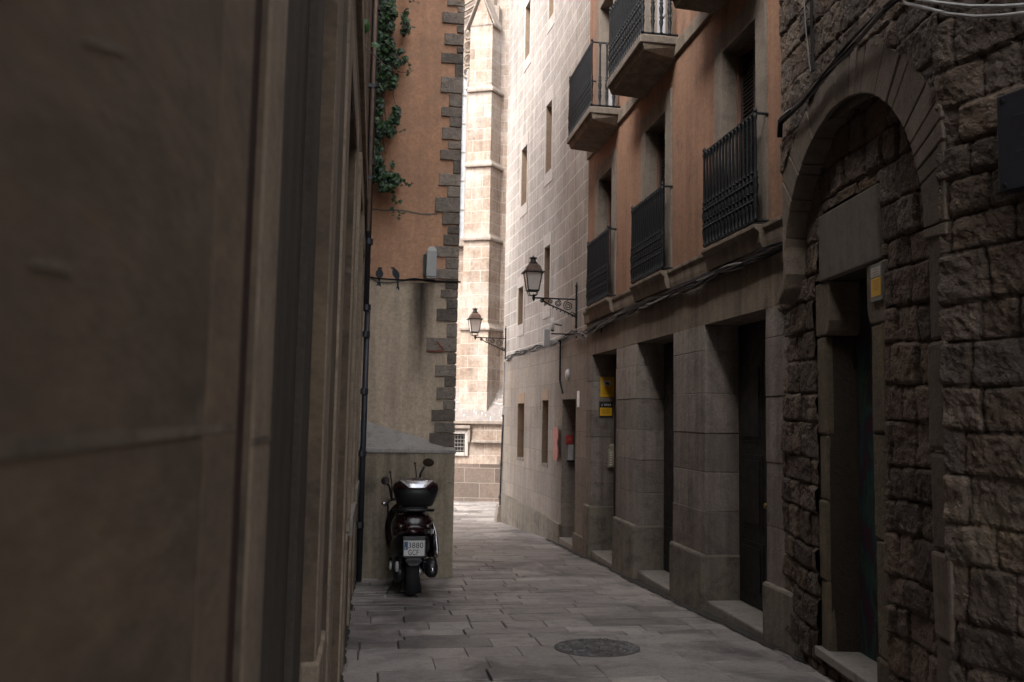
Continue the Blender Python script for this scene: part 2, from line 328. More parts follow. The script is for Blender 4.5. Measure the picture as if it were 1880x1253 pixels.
def wall_open(mb, F, u0, u1, v0, v1, ops, w=0., end=0.):
    us = sorted({u0, u1, *[a for o in ops for a in o[:2]]}); vs_ = sorted({v0, v1, *[a for o in ops for a in o[2:4]]})
    us = [u for u in us if u0 <= u <= u1]; vs_ = [v for v in vs_ if v0 <= v <= v1]
    for a, b in zip(us, us[1:]):
        for c, d in zip(vs_, vs_[1:]):
            cu, cv = (a+b)/2, (c+d)/2
            if any(o[0] < cu < o[1] and o[2] < cv < o[3] for o in ops): continue
            mb.quad(F(a, c, w), F(b, c, w), F(b, d, w), F(a, d, w))
    for a, b, c, d, dp in ops:
        for (p, q, r, s) in (((a, c), (a, d), 0, 0), ((b, c), (b, d), 0, 0), ((a, d), (b, d), 0, 0), ((a, c), (b, c), 0, 0)):
            mb.quad(F(*p, w), F(*q, w), F(*q, w-dp), F(*p, w-dp))
    if end:
        for u in (u0, u1): mb.quad(F(u, v0, w), F(u, v1, w), F(u, v1, w-end), F(u, v0, w-end))
        mb.quad(F(u0, v1, w), F(u1, v1, w), F(u1, v1, w-end), F(u0, v1, w-end))
    return mb
def slabs(mb, x0, x1, y0, y1, z, rowh, ln, seed):
    r = random.Random(seed); y = y0
    while y < y1:
        h = r.uniform(*rowh); x = x0-r.random()*.6
        while x < x1:
            l = r.uniform(*ln); a, b = max(x, x0)+.0015, min(x+l, x1)-.0015; c, d = y+.0015, min(y+h, y1)-.0015
            if b-a > .05 and d-c > .04:
                j = [r.uniform(-.004, .004) for _ in range(4)]; g = .006
                js = [r.uniform(-.006, .006) for _ in range(4)]
                a += js[0]; b += js[1]
                ck = [r.choice([0, 0, 0, 0, r.uniform(.005, .02)]) for _ in range(4)]
                bot = [(a, c), (b, c), (b, d), (a, d)]; top = [(a+g+ck[0], c+g+ck[0]*.3), (b-g-ck[1], c+g+js[2]*.5), (b-g, d-g-ck[2]*.4), (a+g+ck[3]*.5, d-g+js[3]*.5)]
                n = len(mb.v)
                for k, (px, py) in enumerate(bot): mb.v.append((px, py, z(py)-.012))
                for k, (px, py) in enumerate(top): mb.v.append((px, py, z(py)+j[k]))
                t = r.uniform(.8, 1.18)*(r.choice([1, 1, 1, .76, .88, 1.1]))
                for q in ((4,5,6,7),(0,1,5,4),(1,2,6,5),(2,3,7,6),(3,0,4,7)): mb.face(tuple(n+i for i in q), t)
            x += l
        y += h
    return mb
# ---------------------------------------------------------------- ground
g = MB()
ys = [-200, -14, YB, 200]
for a, b in zip(ys, ys[1:]):
    za = -.025-SL*max(min(a, YB), -14); zb = -.025-SL*max(min(b, YB), -14)
    g.quad((-200, a, za), (200, a, za), (200, b, zb), (-200, b, zb))
tag(g.build('ground', M['ground_joint']), kind='structure')
p = slabs(MB(), -.6, 4.1, -3, YB-.002, gz, (.16, .36), (.3, .95), 3)
p = slabs(p, -14, 9.0, YB+.004, 30, gz, (.3, .45), (.5, 1.0), 4)
tag(p.build('paving', M['paving'], fix=False), kind='structure')
# ---------------------------------------------------------------- frames of the alley
FR = Frame(3.3, 0, 0, -1); FL = Frame(-.18, 0, 0, 1); FO = Frame(1.03, 11.32, 90, 1)
FS = Frame(3.33, 6.63, 6.8, -1)
pn = FS(-2.74, 0, .18); FN = Frame(pn.x, pn.y, -13, -1)
# ---------------------------------------------------------------- LEFT near building
lb = empty('stone_building', (-.18, 4, gz(4)), 'dark near stone building with moulded door surrounds filling the left of the alley', 'building')
m = MB(); TOP = 10
ops = [(4.4, 5.9, -1, 3.3, .28), (6.75, 7.75, .72, 3.3, .22), (8.5, 9.5, .78, 3.2, .2), (1.57, 3.19, -1, 3.9, .061), (1.2, 1.33, -1, 3.9, .009)]
ops_all = ops + [(4.6, 5.7, 4.6, 6.6, .2), (6.8, 7.7, 4.6, 6.6, .2), (8.5, 9.4, 4.6, 6.6, .2)]
wall_open(m, FL, -2.5, 10.9, -1.2, TOP, ops_all)
m.quad(FL(10.9, -1.2, 0), FL(10.9, TOP, 0), FL(10.9, TOP, -5), FL(10.9, -1.2, -5))
m.quad(FL(-2.5, TOP, 0), FL(10.9, TOP, 0), FL(10.9, TOP, -6), FL(-2.5, TOP, -6))
m.quad(FL(-2.5, -1.2, 0), FL(-2.5, TOP, 0), FL(-2.5, TOP, -6), FL(-2.5, -1.2, -6))
m.quad(FL(-2.5, -1.2, -6), FL(10.9, -1.2, -6), FL(10.9, TOP, -6), FL(-2.5, TOP, -6))
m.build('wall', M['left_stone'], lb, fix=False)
m = MB(); m.box(FL, -9, .0, -1.2, 13, -6, -.004); m.build('rear_shade_mass', M['left_stone'], lb)  # unseen tall mass behind the camera, added to darken the near walls
m = MB(); m.quad(FL(1.57, -1, -.061), FL(3.19, -1, -.061), FL(3.19, 3.9, -.061), FL(1.57, 3.9, -.061))
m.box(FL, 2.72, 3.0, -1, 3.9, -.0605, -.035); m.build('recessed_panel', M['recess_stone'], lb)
m = MB()
for (x_, y_, a_, b_) in ((200, 806, .3, 1.195), (480, 806, 1.34, 1.56)):
    z_ = FL.hit(x_, y_)[1]; m.box(FL, a_, b_, z_-.005, z_+.005, -.01, .0012 if a_ < 1 else .0052)
m.build('mortar_joint', stone('worn_joint', (.19,.155,.12), (.11,.088,.068), None, 9, 14, bump=.4), lb)
m = MB(); m.box(FL, .98, 1.197, -1, 3.9, -.03, .0008); m.build('lit_edge_strip', M['left_edge'], lb, bevel=.0015)  # thin strip with the edge highlight put into its colour
m = MB(); m.box(FL, 1.335, 1.565, -1, 3.9, -.06, .004); m.build('fillet_moulding', M['left_trim'], lb, bevel=.012)
m = MB(); m.quad(FL(1.2, -1, -.009), FL(1.33, -1, -.009), FL(1.33, 3.9, -.009), FL(1.2, 3.9, -.009)); m.build('groove', M['groove_red'], lb, fix=False)
m = MB(); m.box(FL, 3.192, 3.5, -.2, 3.9, -.058, .006); m.box(FL, 3.5, 3.62, -.2, 3.9, -.05, -.012)
m.build('pilaster', M['left_trim'], lb, bevel=.01)
m = MB(); m.box(FL, 3.17, 3.64, -.6, .63, -.05, .022); m.build('pilaster_base', M['left_trim'], lb, bevel=.012)
m = MB(); m.box(FL, 4.02, 4.39, -.5, 3.55, -.01, .014); m.box(FL, 5.91, 6.2, -.5, 3.55, -.01, .014); m.box(FL, 4.39, 5.91, 3.302, 3.55, -.01, .014)
m.build('door_surround', M['left_trim'], lb, bevel=.008)
m = MB(); m.box(FL, 4.4, 5.9, -1, 2.72, -.30, -.25); m.box(FL, 4.4, 5.9, 2.72, 2.80, -.30, -.19)
for k in range(2):
    for c in range(3): m.box(FL, 4.5+k*.75, 5.05+k*.75, -.1+c*.95, .7+c*.95, -.251, -.235)
d = m.build('door', M['dark_wood'], lb, bevel=.006)
m = MB(); m.quad(FL(4.4, 2.8, -.27), FL(5.9, 2.8, -.27), FL(5.9, 3.3, -.27), FL(4.4, 3.3, -.27)); m.build('transom_pane', plain('dark_glass', (.01,.011,.016), .2), d, fix=False)
for (a, b, c, t) in ((6.75, 7.75, .72, 3.3), (8.5, 9.5, .78, 3.2)):
    m = MB(); m.box(FL, a-.14, a, c-.1, t+.2, -.01, .03); m.box(FL, b, b+.14, c-.1, t+.2, -.01, .03); m.box(FL, a, b, t, t+.2, -.01, .03)
    w = m.build('window', M['left_trim'], lb, bevel=.006)
    m = MB(); m.box(FL, a-.05, b+.05, c-.14, c-.002, -.2, .05); m.build('sill', M['marble'], w, bevel=.006)
    m = MB(); m.box(FL, a, b, c, t, -.22, -.16)
    m.build('shutter', M['dark_wood'], w)
    m = MB()
    for k in range(5): u = a+.1+k*(b-a-.2)/4; m.tube([FL(u, c, -.06), FL(u, t, -.06)], .011, 6)
    m.build('iron_bars', M['iron'], w)
for (a, b) in ((4.6, 5.7), (6.8, 7.7), (8.5, 9.4)):
    m = MB(); m.box(FL, a, b, 4.6, 6.6, -.22, -.15); m.build('upper_shutter', M['dark_wood'], lb)
m = MB(); m.box(FL, 3.64, 10.9, 3.95, 4.12, -.02, .035); m.build('string_course', M['left_trim'], lb, bevel=.012)
m = MB(); m.box(FL, -2.5, 10.9, 4.3, 4.38, -.02, .012); m.build('string_course', M['left_stone'], lb, bevel=.012)
for q in ((6.22, 6.58, -.6, .62), (7.95, 8.32, -.6, .6), (9.7, 10.6, -.9, .5)):
    m = MB(); m.box(FL, *q, -.02, .022); m.build('plinth', M['left_trim'], lb, bevel=.015)
# pipe at the far end of it
dp = empty('drainpipe', (-.12, 10.72, gz(10.7)), 'dark painted drainpipe running down the corner beside the scooter wall', 'drainpipe')
X, Y = -.115, 10.72
m = MB(); m.tube([(X, Y, -.5), (X, Y, 2.75)], .036, 12); m.build('lower_pipe', M['pipe'], dp, smooth=True)
m = MB(); m.tube([(X-.03, Y, 2.75), (X-.03, Y, 9.9)], .048, 12); m.build('upper_pipe', M['pipe'], dp, smooth=True)
for z in (.15, 1.0, 1.75, 2.45, 2.78, 3.6, 4.6, 5.6, 6.6):
    m = MB(); m.tube([(X-.012, Y, z-.02), (X-.012, Y, z+.05)], .055, 12); m.box(FL, 10.7, 10.74, z, z+.03, -.02, .09); m.build('bracket', M['pipe'], dp)
dq = empty('cable_conduit', (-.1, 10.3, 1), 'pale brown conduit strip on the dark left building high beside the ivy', 'conduit')
m = MB(); m.tube([(-.13, 10.0, 3.6), (-.13, 10.0, 9.9)], .022, 8); m.build('tube', plain('tan_conduit', (.30,.22,.17), .6), dq, smooth=True)
for z in (4.2, 5.3, 6.4):
    m = MB(); m.box(FL, 9.97, 10.03, z, z+.04, -.01, .08); m.build('clip', M['pipe'], dq)
# soil gathered where walls meet the paving
M['soil'] = plain('dark_soil', (.03,.026,.022), .95, var=.4, s=30, bump=.6)
m = MB(); r = random.Random(31)
for side in (0, 1):
    y = 4.; pw = .04
    while y < 20.3:
        w2 = max(.008, min(.09 if side else .04, pw+r.uniform(-.016, .016))); y2 = y+.05
        if side: xa = 3.3-.045 if y > 6.6 else 3.33-(6.63-y)*.118-.03; s_ = -1
        else: xa = -.18; s_ = 1
        if not (side == 0 and y > 10.9) and not (side and y > 16):
            q = [(xa-s_*.05, y), (xa+s_*pw, y), (xa+s_*w2, y2), (xa-s_*.05, y2)]
            m.poly([(a, b, gz(b)+.0095) for a, b in q])
        y = y2; pw = w2
tag(m.build('gutter_soil', M['soil'], fix=False), kind='structure')
# ---------------------------------------------------------------- LEFT orange house facing the camera
oh = empty('orange_house', (-.1, 11.32, gz(11.3)), 'orange limewashed house with grey corner quoins behind the parked scooter', 'house')
D = 5.0; TOP = 11  # unseen depth lengthened so the house shades the lower pale wall
def xo(px, py): return FO.hit(px, py)[0]
m = MB(); zl = 3.24
m.quad(FO(-5, zl, 0), FO(0, zl, 0), FO(0, TOP, 0), FO(-5, TOP, 0))
m.quad(FO(0, -1.2, 0), FO(0, -1.2, -D), FO(0, TOP, -D), FO(0, TOP, 0))
m.quad(FO(-5, TOP, 0), FO(0, TOP, 0), FO(0, TOP, -D), FO(-5, TOP, -D)); m.quad(FO(-5, -1.2, -D), FO(0, -1.2, -D), FO(0, TOP, -D), FO(-5, TOP, -D))
m.quad(FO(-5, -1.2, 0), FO(-5, TOP, 0), FO(-5, TOP, -D), FO(-5, -1.2, -D))
m.build('orange_wall', M['orange'], oh, fix=False)
m = MB(); m.quad(FO(-5, -1.2, 0), FO(0, -1.2, 0), FO(0, zl, 0), FO(-5, zl, 0)); m.build('bare_render_wall', M['tan'], oh, fix=False)
# stain under the meter box : its own shape
m = MB(); m.box(FO, -1.21, -.36, 4.13, 4.155, -.01, .006)
o = m.build('cement_crack_line', M['crack'], oh) if False else None
# quoins (long/short alternating); left ends read from the photograph
Q = [(0,12,822),(12,24,841),(24,45,812),(45,62,840),(62,85,815),(85,98,838),(98,118,809),(118,143,836),(143,173,808),(173,198,824),(198,216,812),(216,235,826),(235,259,813),(259,276,824),(276,295,807),(295,320,831),(320,343,804),(343,364,823),(364,392,799),(392,414,812),(414,432,823),(432,452,813),(452,474,799),(474,495,817),(495,515,800),(515,532,817),(532,549,808),(549,568,819),(568,592,803),(592,620,819),(620,648,784),(648,670,822),(670,693,800),(693,711,817),(711,734,802),(734,753,813),(753,775,792),(775,796,797),(796,822,790)]
m = MB(); r = random.Random(4)
for (y0, y1, xl) in Q:
    ua = FO.hit(xl, (y0+y1)/2)[0]; va = FO.hit(830, y1)[1]; vb = FO.hit(830, y0)[1]
    long_ = ua < -.2; j = lambda: r.uniform(-.012, .012)
    a, b, c, d = ua+j(), .018, va+.006+j()*.5, vb-.006+j()*.5
    w0 = .022+r.uniform(0, .012)
    n = 5 if long_ else 3; pts = []
    for k in range(n+1): pts.append((a+(b-a)*k/n, c+r.uniform(-.004, .004)))
    pts.append((b, (c+d)/2+r.uniform(-.004, .004)))
    for k in range(n+1): pts.append((b+(a-b)*k/n, d+r.uniform(-.004, .004)))
    pts.append((a+r.uniform(-.006, .006), (c+d)/2))
    m.prism([FO(u, v, -.25) for u, v in pts], FO.n*(.25+w0), r.uniform(.68, 1.4))
v = FO.hit(850, 0)[1]
while v < TOP-.3:
    h = r.uniform(.1, .2); m.box(FO, -r.choice([.15, .34]), .018, v+.006, v+h-.006, -.2, .025, r.uniform(.8, 1.25)); v += h
m.build('quoins', M['quoin'], oh, bevel=.007)
m = MB(); r = random.Random(14); pts = [(674,386),(690,385),(706,387),(722,386),(740,387),(756,390),(772,393),(788,394),(803,393)]
hp_ = [FO.hit(*q) for q in pts]
for (a, b), (c, d) in zip(hp_, hp_[1:]):
    t0, t1 = .009, .011; m.hexa([FO(a, b-t0, -.01), FO(c, d-t1, -.01), FO(c, d-t1, .006), FO(a, b-t0, .006), FO(a, b+t0, -.01), FO(c, d+t1, -.01), FO(c, d+t1, .006), FO(a, b+t0, .006)])
m.build('cement_crack_line', M['crack'], oh)
# red spray on one quoin
P_ = lambda x, y, w=.04: FO(*FO.hit(x, y), w)
m = MB()
def strip(mb, F, pts, wd, w, th=.003):
    hp = [F.hit(*q) for q in pts]
    for (a, b), (c, d) in zip(hp, hp[1:]):
        L = math.hypot(c-a, d-b); nx, ny = -(d-b)/L*wd/2, (c-a)/L*wd/2
        mb.hexa([F(a+nx, b+ny, w), F(a-nx, b-ny, w), F(c-nx, d-ny, w), F(c+nx, d+ny, w), F(a+nx, b+ny, w+th), F(a-nx, b-ny, w+th), F(c-nx, d-ny, w+th), F(c+nx, d+ny, w+th)])
strip(m, FO, [(786, 645), (800, 646), (813, 645)], .02, .037); strip(m, FO, [(801, 627), (808, 636), (815, 643)], .02, .038)
m.build('red_paint_mark', M['stain'], oh)
# buttress-like block at the foot with sloping cement cap
W = .30
A = [FO(-1.6, -.9, W), FO(-.01, -.9, W), FO(.0, -.9, -1), FO(-1.6, -.9, -1)]
zt, zr, bk = 1.06, 1.02, 1.5
m = MB(); nU = 26; nV = 30
for i in range(nU):
    for jx in range(nV):
        def pt(i, jx):
            u = -1.6+(1.6)*i/nU; v = -.9+(zt+.9)*jx/nV; return FO(u, v, W+float(fbm(np.array(u*3.), np.array(v*3.), 3))*.035-.015)
        m.quad(pt(i, jx), pt(i+1, jx), pt(i+1, jx+1), pt(i, jx+1))
for jx in range(nV):
    def ps(jx): v = -.9+(zt+.9)*jx/nV; e = .02*math.sin(v*9)+.012*math.sin(v*23); return [FO(0+e*0, v, W+float(fbm(np.array(0.), np.array(v*3.), 3))*.035-.015), FO(0, v, -.5)]
    a, b = ps(jx), ps(jx+1); m.quad(a[0], a[1], b[1], b[0])
m.build('foot_block', M['plinth_render'], oh, fix=False, smooth=False)
m = MB(); m.hexa([FO(-1.62, zt-.05, W+.02), FO(.015, zt-.05, W+.02), FO(.015, zt-.05, .0), FO(-1.62, zt-.05, .0), FO(-1.62, zt, W+.015), FO(.012, zt, W+.015), FO(.012, zt+.02, .0), FO(-1.62, zt+.48, .0)])
m.build('sloping_cap', M['plinth_cap'], oh, bevel=.012)
# meter box
mbx = empty('meter_box', FO(-.34, 3.3, 0), 'tall narrow white box with rounded top on the orange wall by the quoins', 'utility box')
def U_(x, y, w=.16): return FO.hit(x, y, w)
a, b = U_(783, 500)[0], U_(801, 500)[0]; c, d = U_(790, 508)[1], U_(790, 462)[1]
m = MB(); m.box(FO, a, b, c, d, .03, .17); m.build('cover', M['plastic_grey'], mbx, bevel=.006)
m = MB(); n = 8; pts = [FO(a, d+.004, .03)]+[FO((a+b)/2-(b-a)/2*math.cos(math.pi*k/n), d+.004+.065*math.sin(math.pi*k/n), .03) for k in range(n+1)]+[FO(b, d+.004, .03)]
m.prism(pts[1:-1], FO.n*.135); m.build('rounded_cap', M['plastic_white'], mbx, bevel=.003)
m = MB(); m.box(FO, a-.035, a-.004, c+.02, d-.02, .0, .06); m.build('back_plate', M['pipe'], mbx)
m = MB(); m.box(FO, a+.005, b-.005, c-.02, c-.002, .03, .15); m.build('cable_gland', M['plastic_white'], mbx, bevel=.003)
# dark run-off stain is dirt with its own shape: thin grime film
def grime(name, pts, mat, par):
    mm = MB(); mm.prism([FO(u, v, .0015) for u, v in pts], FO.n*.001); return mm.build(name, mat, par)
gm, t, b_ = nt('grime_film'); tc = t.nodes.new('ShaderNodeNewGeometry').outputs['Position']
tr = t.nodes.new('ShaderNodeBsdfTransparent'); mx = t.nodes.new('ShaderNodeMixShader'); b_.inputs['Base Color'].default_value = (.05,.04,.032,1); b_.inputs['Roughness'].default_value = .95
sx = t.nodes.new('ShaderNodeSeparateXYZ'); t.links.new(tc, sx.inputs[0])
cx = FO(-.46, 0).x
def math_(op, a, b=None):
    n = t.nodes.new('ShaderNodeMath'); n.operation = op; n.use_clamp = False
    for i, v in enumerate((a, b)):
        if v is None: continue
        if isinstance(v, (int, float)): n.inputs[i].default_value = v
        else: t.links.new(v, n.inputs[i])
    return n.outputs[0]
dx = math_('ABSOLUTE', math_('SUBTRACT', sx.outputs[0], cx)); prof = math_('SUBTRACT', 1., math_('DIVIDE', dx, .17))
vz = math_('SUBTRACT', 1., math_('DIVIDE', math_('SUBTRACT', 3.22, sx.outputs[2]), 1.5))
nz_ = noise(t, mapped(t, tc, (7, 7, 1.)), 1.6, 5, .6)
fa = math_('MULTIPLY', math_('MULTIPLY', math_('MAXIMUM', prof, 0.), math_('MAXIMUM', vz, 0.)), math_('ADD', nz_, -.02)); fa.node.use_clamp = True
o_ = [n for n in t.nodes if n.type == 'OUTPUT_MATERIAL'][0]; t.links.new(fa, mx.inputs[0]); t.links.new(tr.outputs[0], mx.inputs[1]); t.links.new(b_.outputs[0], mx.inputs[2]); t.links.new(mx.outputs[0], o_.inputs[0])
grime('rain_stain', [(-.64, 1.2), (-.29, 1.2), (-.29, 3.22), (-.64, 3.22)], gm, oh)
# wire with the two birds
wr = empty('wall_cable', FO(-.6, 3.24, 0), 'black double cable running across the orange and tan wall under the birds', 'cable')
def poly_on(F, pts, w): return [F(*F.hit(*q), w) for q in pts]
m = MB(); m.tube(poly_on(FO, [(672, 508), (690, 512), (720, 514), (745, 515), (770, 515), (800, 517), (843, 518)], .03), .010, 6); m.build('upper_strand', M['cable'], wr)
m = MB(); m.tube(poly_on(FO, [(676, 509), (695, 518), (715, 520), (740, 516), (765, 514), (800, 519), (843, 519)], .02), .008, 6); m.build('lower_strand', M['cable_grey'], wr)
m = MB(); m.tube(poly_on(FO, [(738, 516), (760, 513), (790, 517), (845, 519)], .045), .012, 6); m.build('thick_strand', M['cable'], wr)
def bird(pts, label):
    mm = MB(); mm.prism([FO(*FO.hit(x, y), .0) for x, y in pts], FO.n*.0035)
    o = mm.build('bird_stencil', M['bird'], org=FO(*FO.hit(pts[0][0], pts[0][1]), 0)); tag(o, label, 'bird painting', 'birds painted on the wall')
def Z(x, y): return (660+x/5.695, 440+y/5.695)
bird([Z(*q) for q in [(190,300),(205,290),(222,291),(246,300),(228,308),(240,330),(250,360),(244,385),(226,402),(216,410),(218,440),(222,470),(228,498),(208,486),(190,478),(166,489),(184,466),(192,440),(192,408),(176,388),(167,360),(172,335),(190,315)]], 'left painted bird facing right on the cable across the wall')
bird([Z(*q) for q in [(318,296),(340,290),(358,290),(374,304),(398,326),(416,352),(420,380),(418,404),(410,418),(412,450),(408,478),(418,512),(412,534),(402,526),(398,506),(390,522),(384,508),(392,480),(390,450),(386,415),(360,392),(344,366),(342,338),(346,312),(334,302)]], 'right painted bird facing left on the cable across the wall')
# pale scrapes and dark pits in the near wall
def chip(pts, mat, name):
    hp_ = [FL.hit(*q) for q in pts]; mm = MB(); mm.prism([FL(u, v, -.002) for u, v in hp_], FL.n*.0032); mm.build(name, mat, lb)
pale = stone('pale_scraped_stone', (.20,.168,.135), (.14,.112,.084), None, 14, 30, bump=.4)
chip([(52,484),(66,476),(88,480),(104,477),(120,486),(134,490),(133,500),(120,507),(112,497),(96,498),(84,491),(66,491)], pale, 'pale_scrape')
chip([(150,76),(168,71),(188,78),(208,82),(228,92),(226,100),(208,93),(190,92),(172,84)], pale, 'pale_scrape')
# ---------------------------------------------------------------- RIGHT orange building
rb = empty('balconied_building', (3.3, 10, gz(10)), 'faded orange building with stone ground floor pillars and black iron balconies', 'building')
U0, U1 = 6.30, 13.33
DO = [(6.98, 8.36, 2.46), (9.30, 10.66, 2.46), (11.62, 12.98, 2.46)]
WB = [6.89, 9.335, 11.66]; WW = 1.15
m = MB(); ops = [(b+.19, b+.97, 3.17, 5.12, .26) for b in WB] + [(b+.19, b+.97, 5.81, 7.85, .2) for b in WB]
wall_open(m, FR, U0, U1, 3.0, 10.2, ops)
m.quad(FR(U0, 10.2, 0), FR(U1, 10.2, 0), FR(U1, 10.2, -6), FR(U0, 10.2, -6)); m.quad(FR(U0, -1, -6), FR(U1, -1, -6), FR(U1, 10.2, -6), FR(U0, 10.2, -6))
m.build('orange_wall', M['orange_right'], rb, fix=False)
m = MB()
m.quad(FR(U0, 2.459, 0), FR(U0, 2.459, -.45), FR(U1, 2.459, -.45), FR(U1, 2.459, 0))
wall_open(m, FR, U0, U1, 2.459, 3.0, [])
m.build('lintel_band', M['ashlar_band'], rb, fix=False)
pil = [(U0, 6.98, [2.2, 1.7, 1.15, .62]), (8.36, 9.30, [2.2, 1.765, 1.36, .97, .58]), (10.66, 11.62, [2.17, 1.745, 1.35, .97, .56]), (12.98, U1, [2.05, 1.6, 1.2, .8, .5])]
r = random.Random(8)
for (a, b, js) in pil:
    m = MB(); vs2 = [2.46]+js+[.155]
    for t_, b2 in zip(vs2, vs2[1:]): m.box(FR, a+r.uniform(0, .006), b-r.uniform(0, .006), b2+.002, t_-.002, -.4, r.uniform(-.003, .004), r.uniform(.84, 1.16), .003)
    m.box(FR, a+.012, b-.012, -.9, 2.455, -.38, -.012, .35)
    o = m.build('pillar', M['ashlar'], rb, bevel=.006)
    m = MB(); m.box(FR, a-.012 if a > U0 else a, b+.012, -1., .16, -.42, .045); m.build('plinth', M['plinth_right'], o, bevel=.028)
for i, (a, b, c) in enumerate(DO):
    zt = gz((a+b)/2)+.085; m = MB()
    m.box(FR, a+.014, b-.014, zt-.5, zt, -.42, -.01, 1, .004)
    o = m.build('door_step', M['marble'], rb, bevel=.018)
    m = MB(); dpt = -.36; m.box(FR, a, b, zt+.002, c-.002, -.42, dpt)
    mid = (a+b)/2
    for lf in (0, 1):
        ua, ub = (a+.05, mid-.02) if lf == 0 else (mid+.02, b-.05)
        m.box(FR, ua, ub, zt+.02, c-.12, dpt-.01, dpt+.018)
    o = m.build('door', M['dark_wood'], rb, bevel=.005)
    m = MB(); m.lathe(FR(mid-.07, zt+1.0, dpt+.018), [(0, .03), (.008, .03), (.012, .012), (.04, .012), (.05, .028), (.065, .026), (.072, .008)], 12, axis=FR.n); m.build('door_knob', plain('aged_brass', (.20,.14,.06), .4, .8), o, smooth=True)
    for lf in (0, 1):
        ua, ub = (a+.05, mid-.02) if lf == 0 else (mid+.02, b-.05)
        for (q0, q1) in ((.12, .62), (.74, 1.45), (1.57, 2.35)):
            m = MB(); m.box(FR, ua+.07, ub-.07, zt+q0, zt+q1, dpt+.017, dpt+.026); m.box(FR, ua+.12, ub-.12, zt+q0+.05, zt+q1-.05, dpt+.025, dpt+.040)
            m.build('door_panel', M['dark_wood'], o, bevel=.006)
# cornice with blocks under the balconies
m = MB()
def cornice(m, a, b, v0, v1, w):
    prof = [(v0, 0), (v0, .5*w), (v0+.05, .62*w), (v1-.07, .7*w), (v1-.035, w), (v1, w), (v1, 0)]
    m.prism([FR(a, v, ww-.02 if ww == 0 else ww) for v, ww in prof], FR.d*(b-a))
edges = [U0]+[x for b in WB for x in (b-.03, b+WW+.05)]+[U1]
for i, (a, b) in enumerate(zip(edges, edges[1:])): cornice(m, a+.001, b-.001, 2.965, 3.17, .15 if i % 2 else .075)
m.build('cornice', M['ashlar_band'], rb, bevel=.006)
for q in (5.63, 8.7):
    m = MB(); m.box(FR, U0, U1, q, q+.16, -.02, .035); m.build('string_course', M['ashlar_band'], rb, bevel=.008)
# windows
def window(b, v0, v1, wood, lid=True):
    m = MB(); a0, a1, o0, o1 = b, b+WW, b+.19, b+.97
    m.box(FR, a0, o0+.015, v0, v1+.2, -.25, .022); m.box(FR, o1-.015, a1, v0, v1+.2, -.25, .022); m.box(FR, o0+.015, o1-.015, v1-.015, v1+.2, -.25, .022)
    w = m.build('window', M['frame_stone'], rb, bevel=.004)
    m = MB(); fm = .05
    m.box(FR, o0, o0+fm, v0, v1, -.2, -.13); m.box(FR, o1-fm, o1, v0, v1, -.2, -.13); m.box(FR, o0+fm, o1-fm, v1-fm, v1, -.2, -.13)
    m.build('frame', plain('reddish_window_frame', (.13,.065,.045), .6) if wood is M['shutter'] else wood, w)
    for s in (0, 1):
        m = MB(); ua = o0+fm+.004+s*(o1-o0-2*fm)/2; ub = ua+(o1-o0-2*fm)/2-.008
        if wood is M['shutter']:
            m.box(FR, ua, ua+.045, v0, v1-fm, -.19, -.155); m.box(FR, ub-.045, ub, v0, v1-fm, -.19, -.155)
            v = v0+.03
            while v < v1-fm-.05:
                m.hexa([FR(ua+.045, v, -.185), FR(ub-.045, v, -.185), FR(ub-.045, v-.012, -.16), FR(ua+.045, v-.012, -.16), FR(ua+.045, v+.012, -.185), FR(ub-.045, v+.012, -.185), FR(ub-.045, v, -.16), FR(ua+.045, v, -.16)]); v += .038
            m.box(FR, ua, ub, v0, v1-fm, -.205, -.192)
        else:
            m.box(FR, ua, ub, v0, v1-fm, -.2, -.17); m.box(FR, ua+.05, ub-.05, v0+.1, v0+.6, -.17, -.16); m.box(FR, ua+.05, ub-.05, v0+.75, v1-fm-.1, -.17, -.16)
        m.build('shutter', wood, w)
    return w
w1 = window(WB[0], 3.17, 5.12, M['shutter'])
for b in WB[1:]: c = copy_tree(w1, rb); c.location = (0, b-WB[0], 0)
w2 = window(WB[0], 5.81, 7.85, M['white_door'])
for b in WB[1:]: c = copy_tree(w2, rb); c.location = (0, b-WB[0], 0)
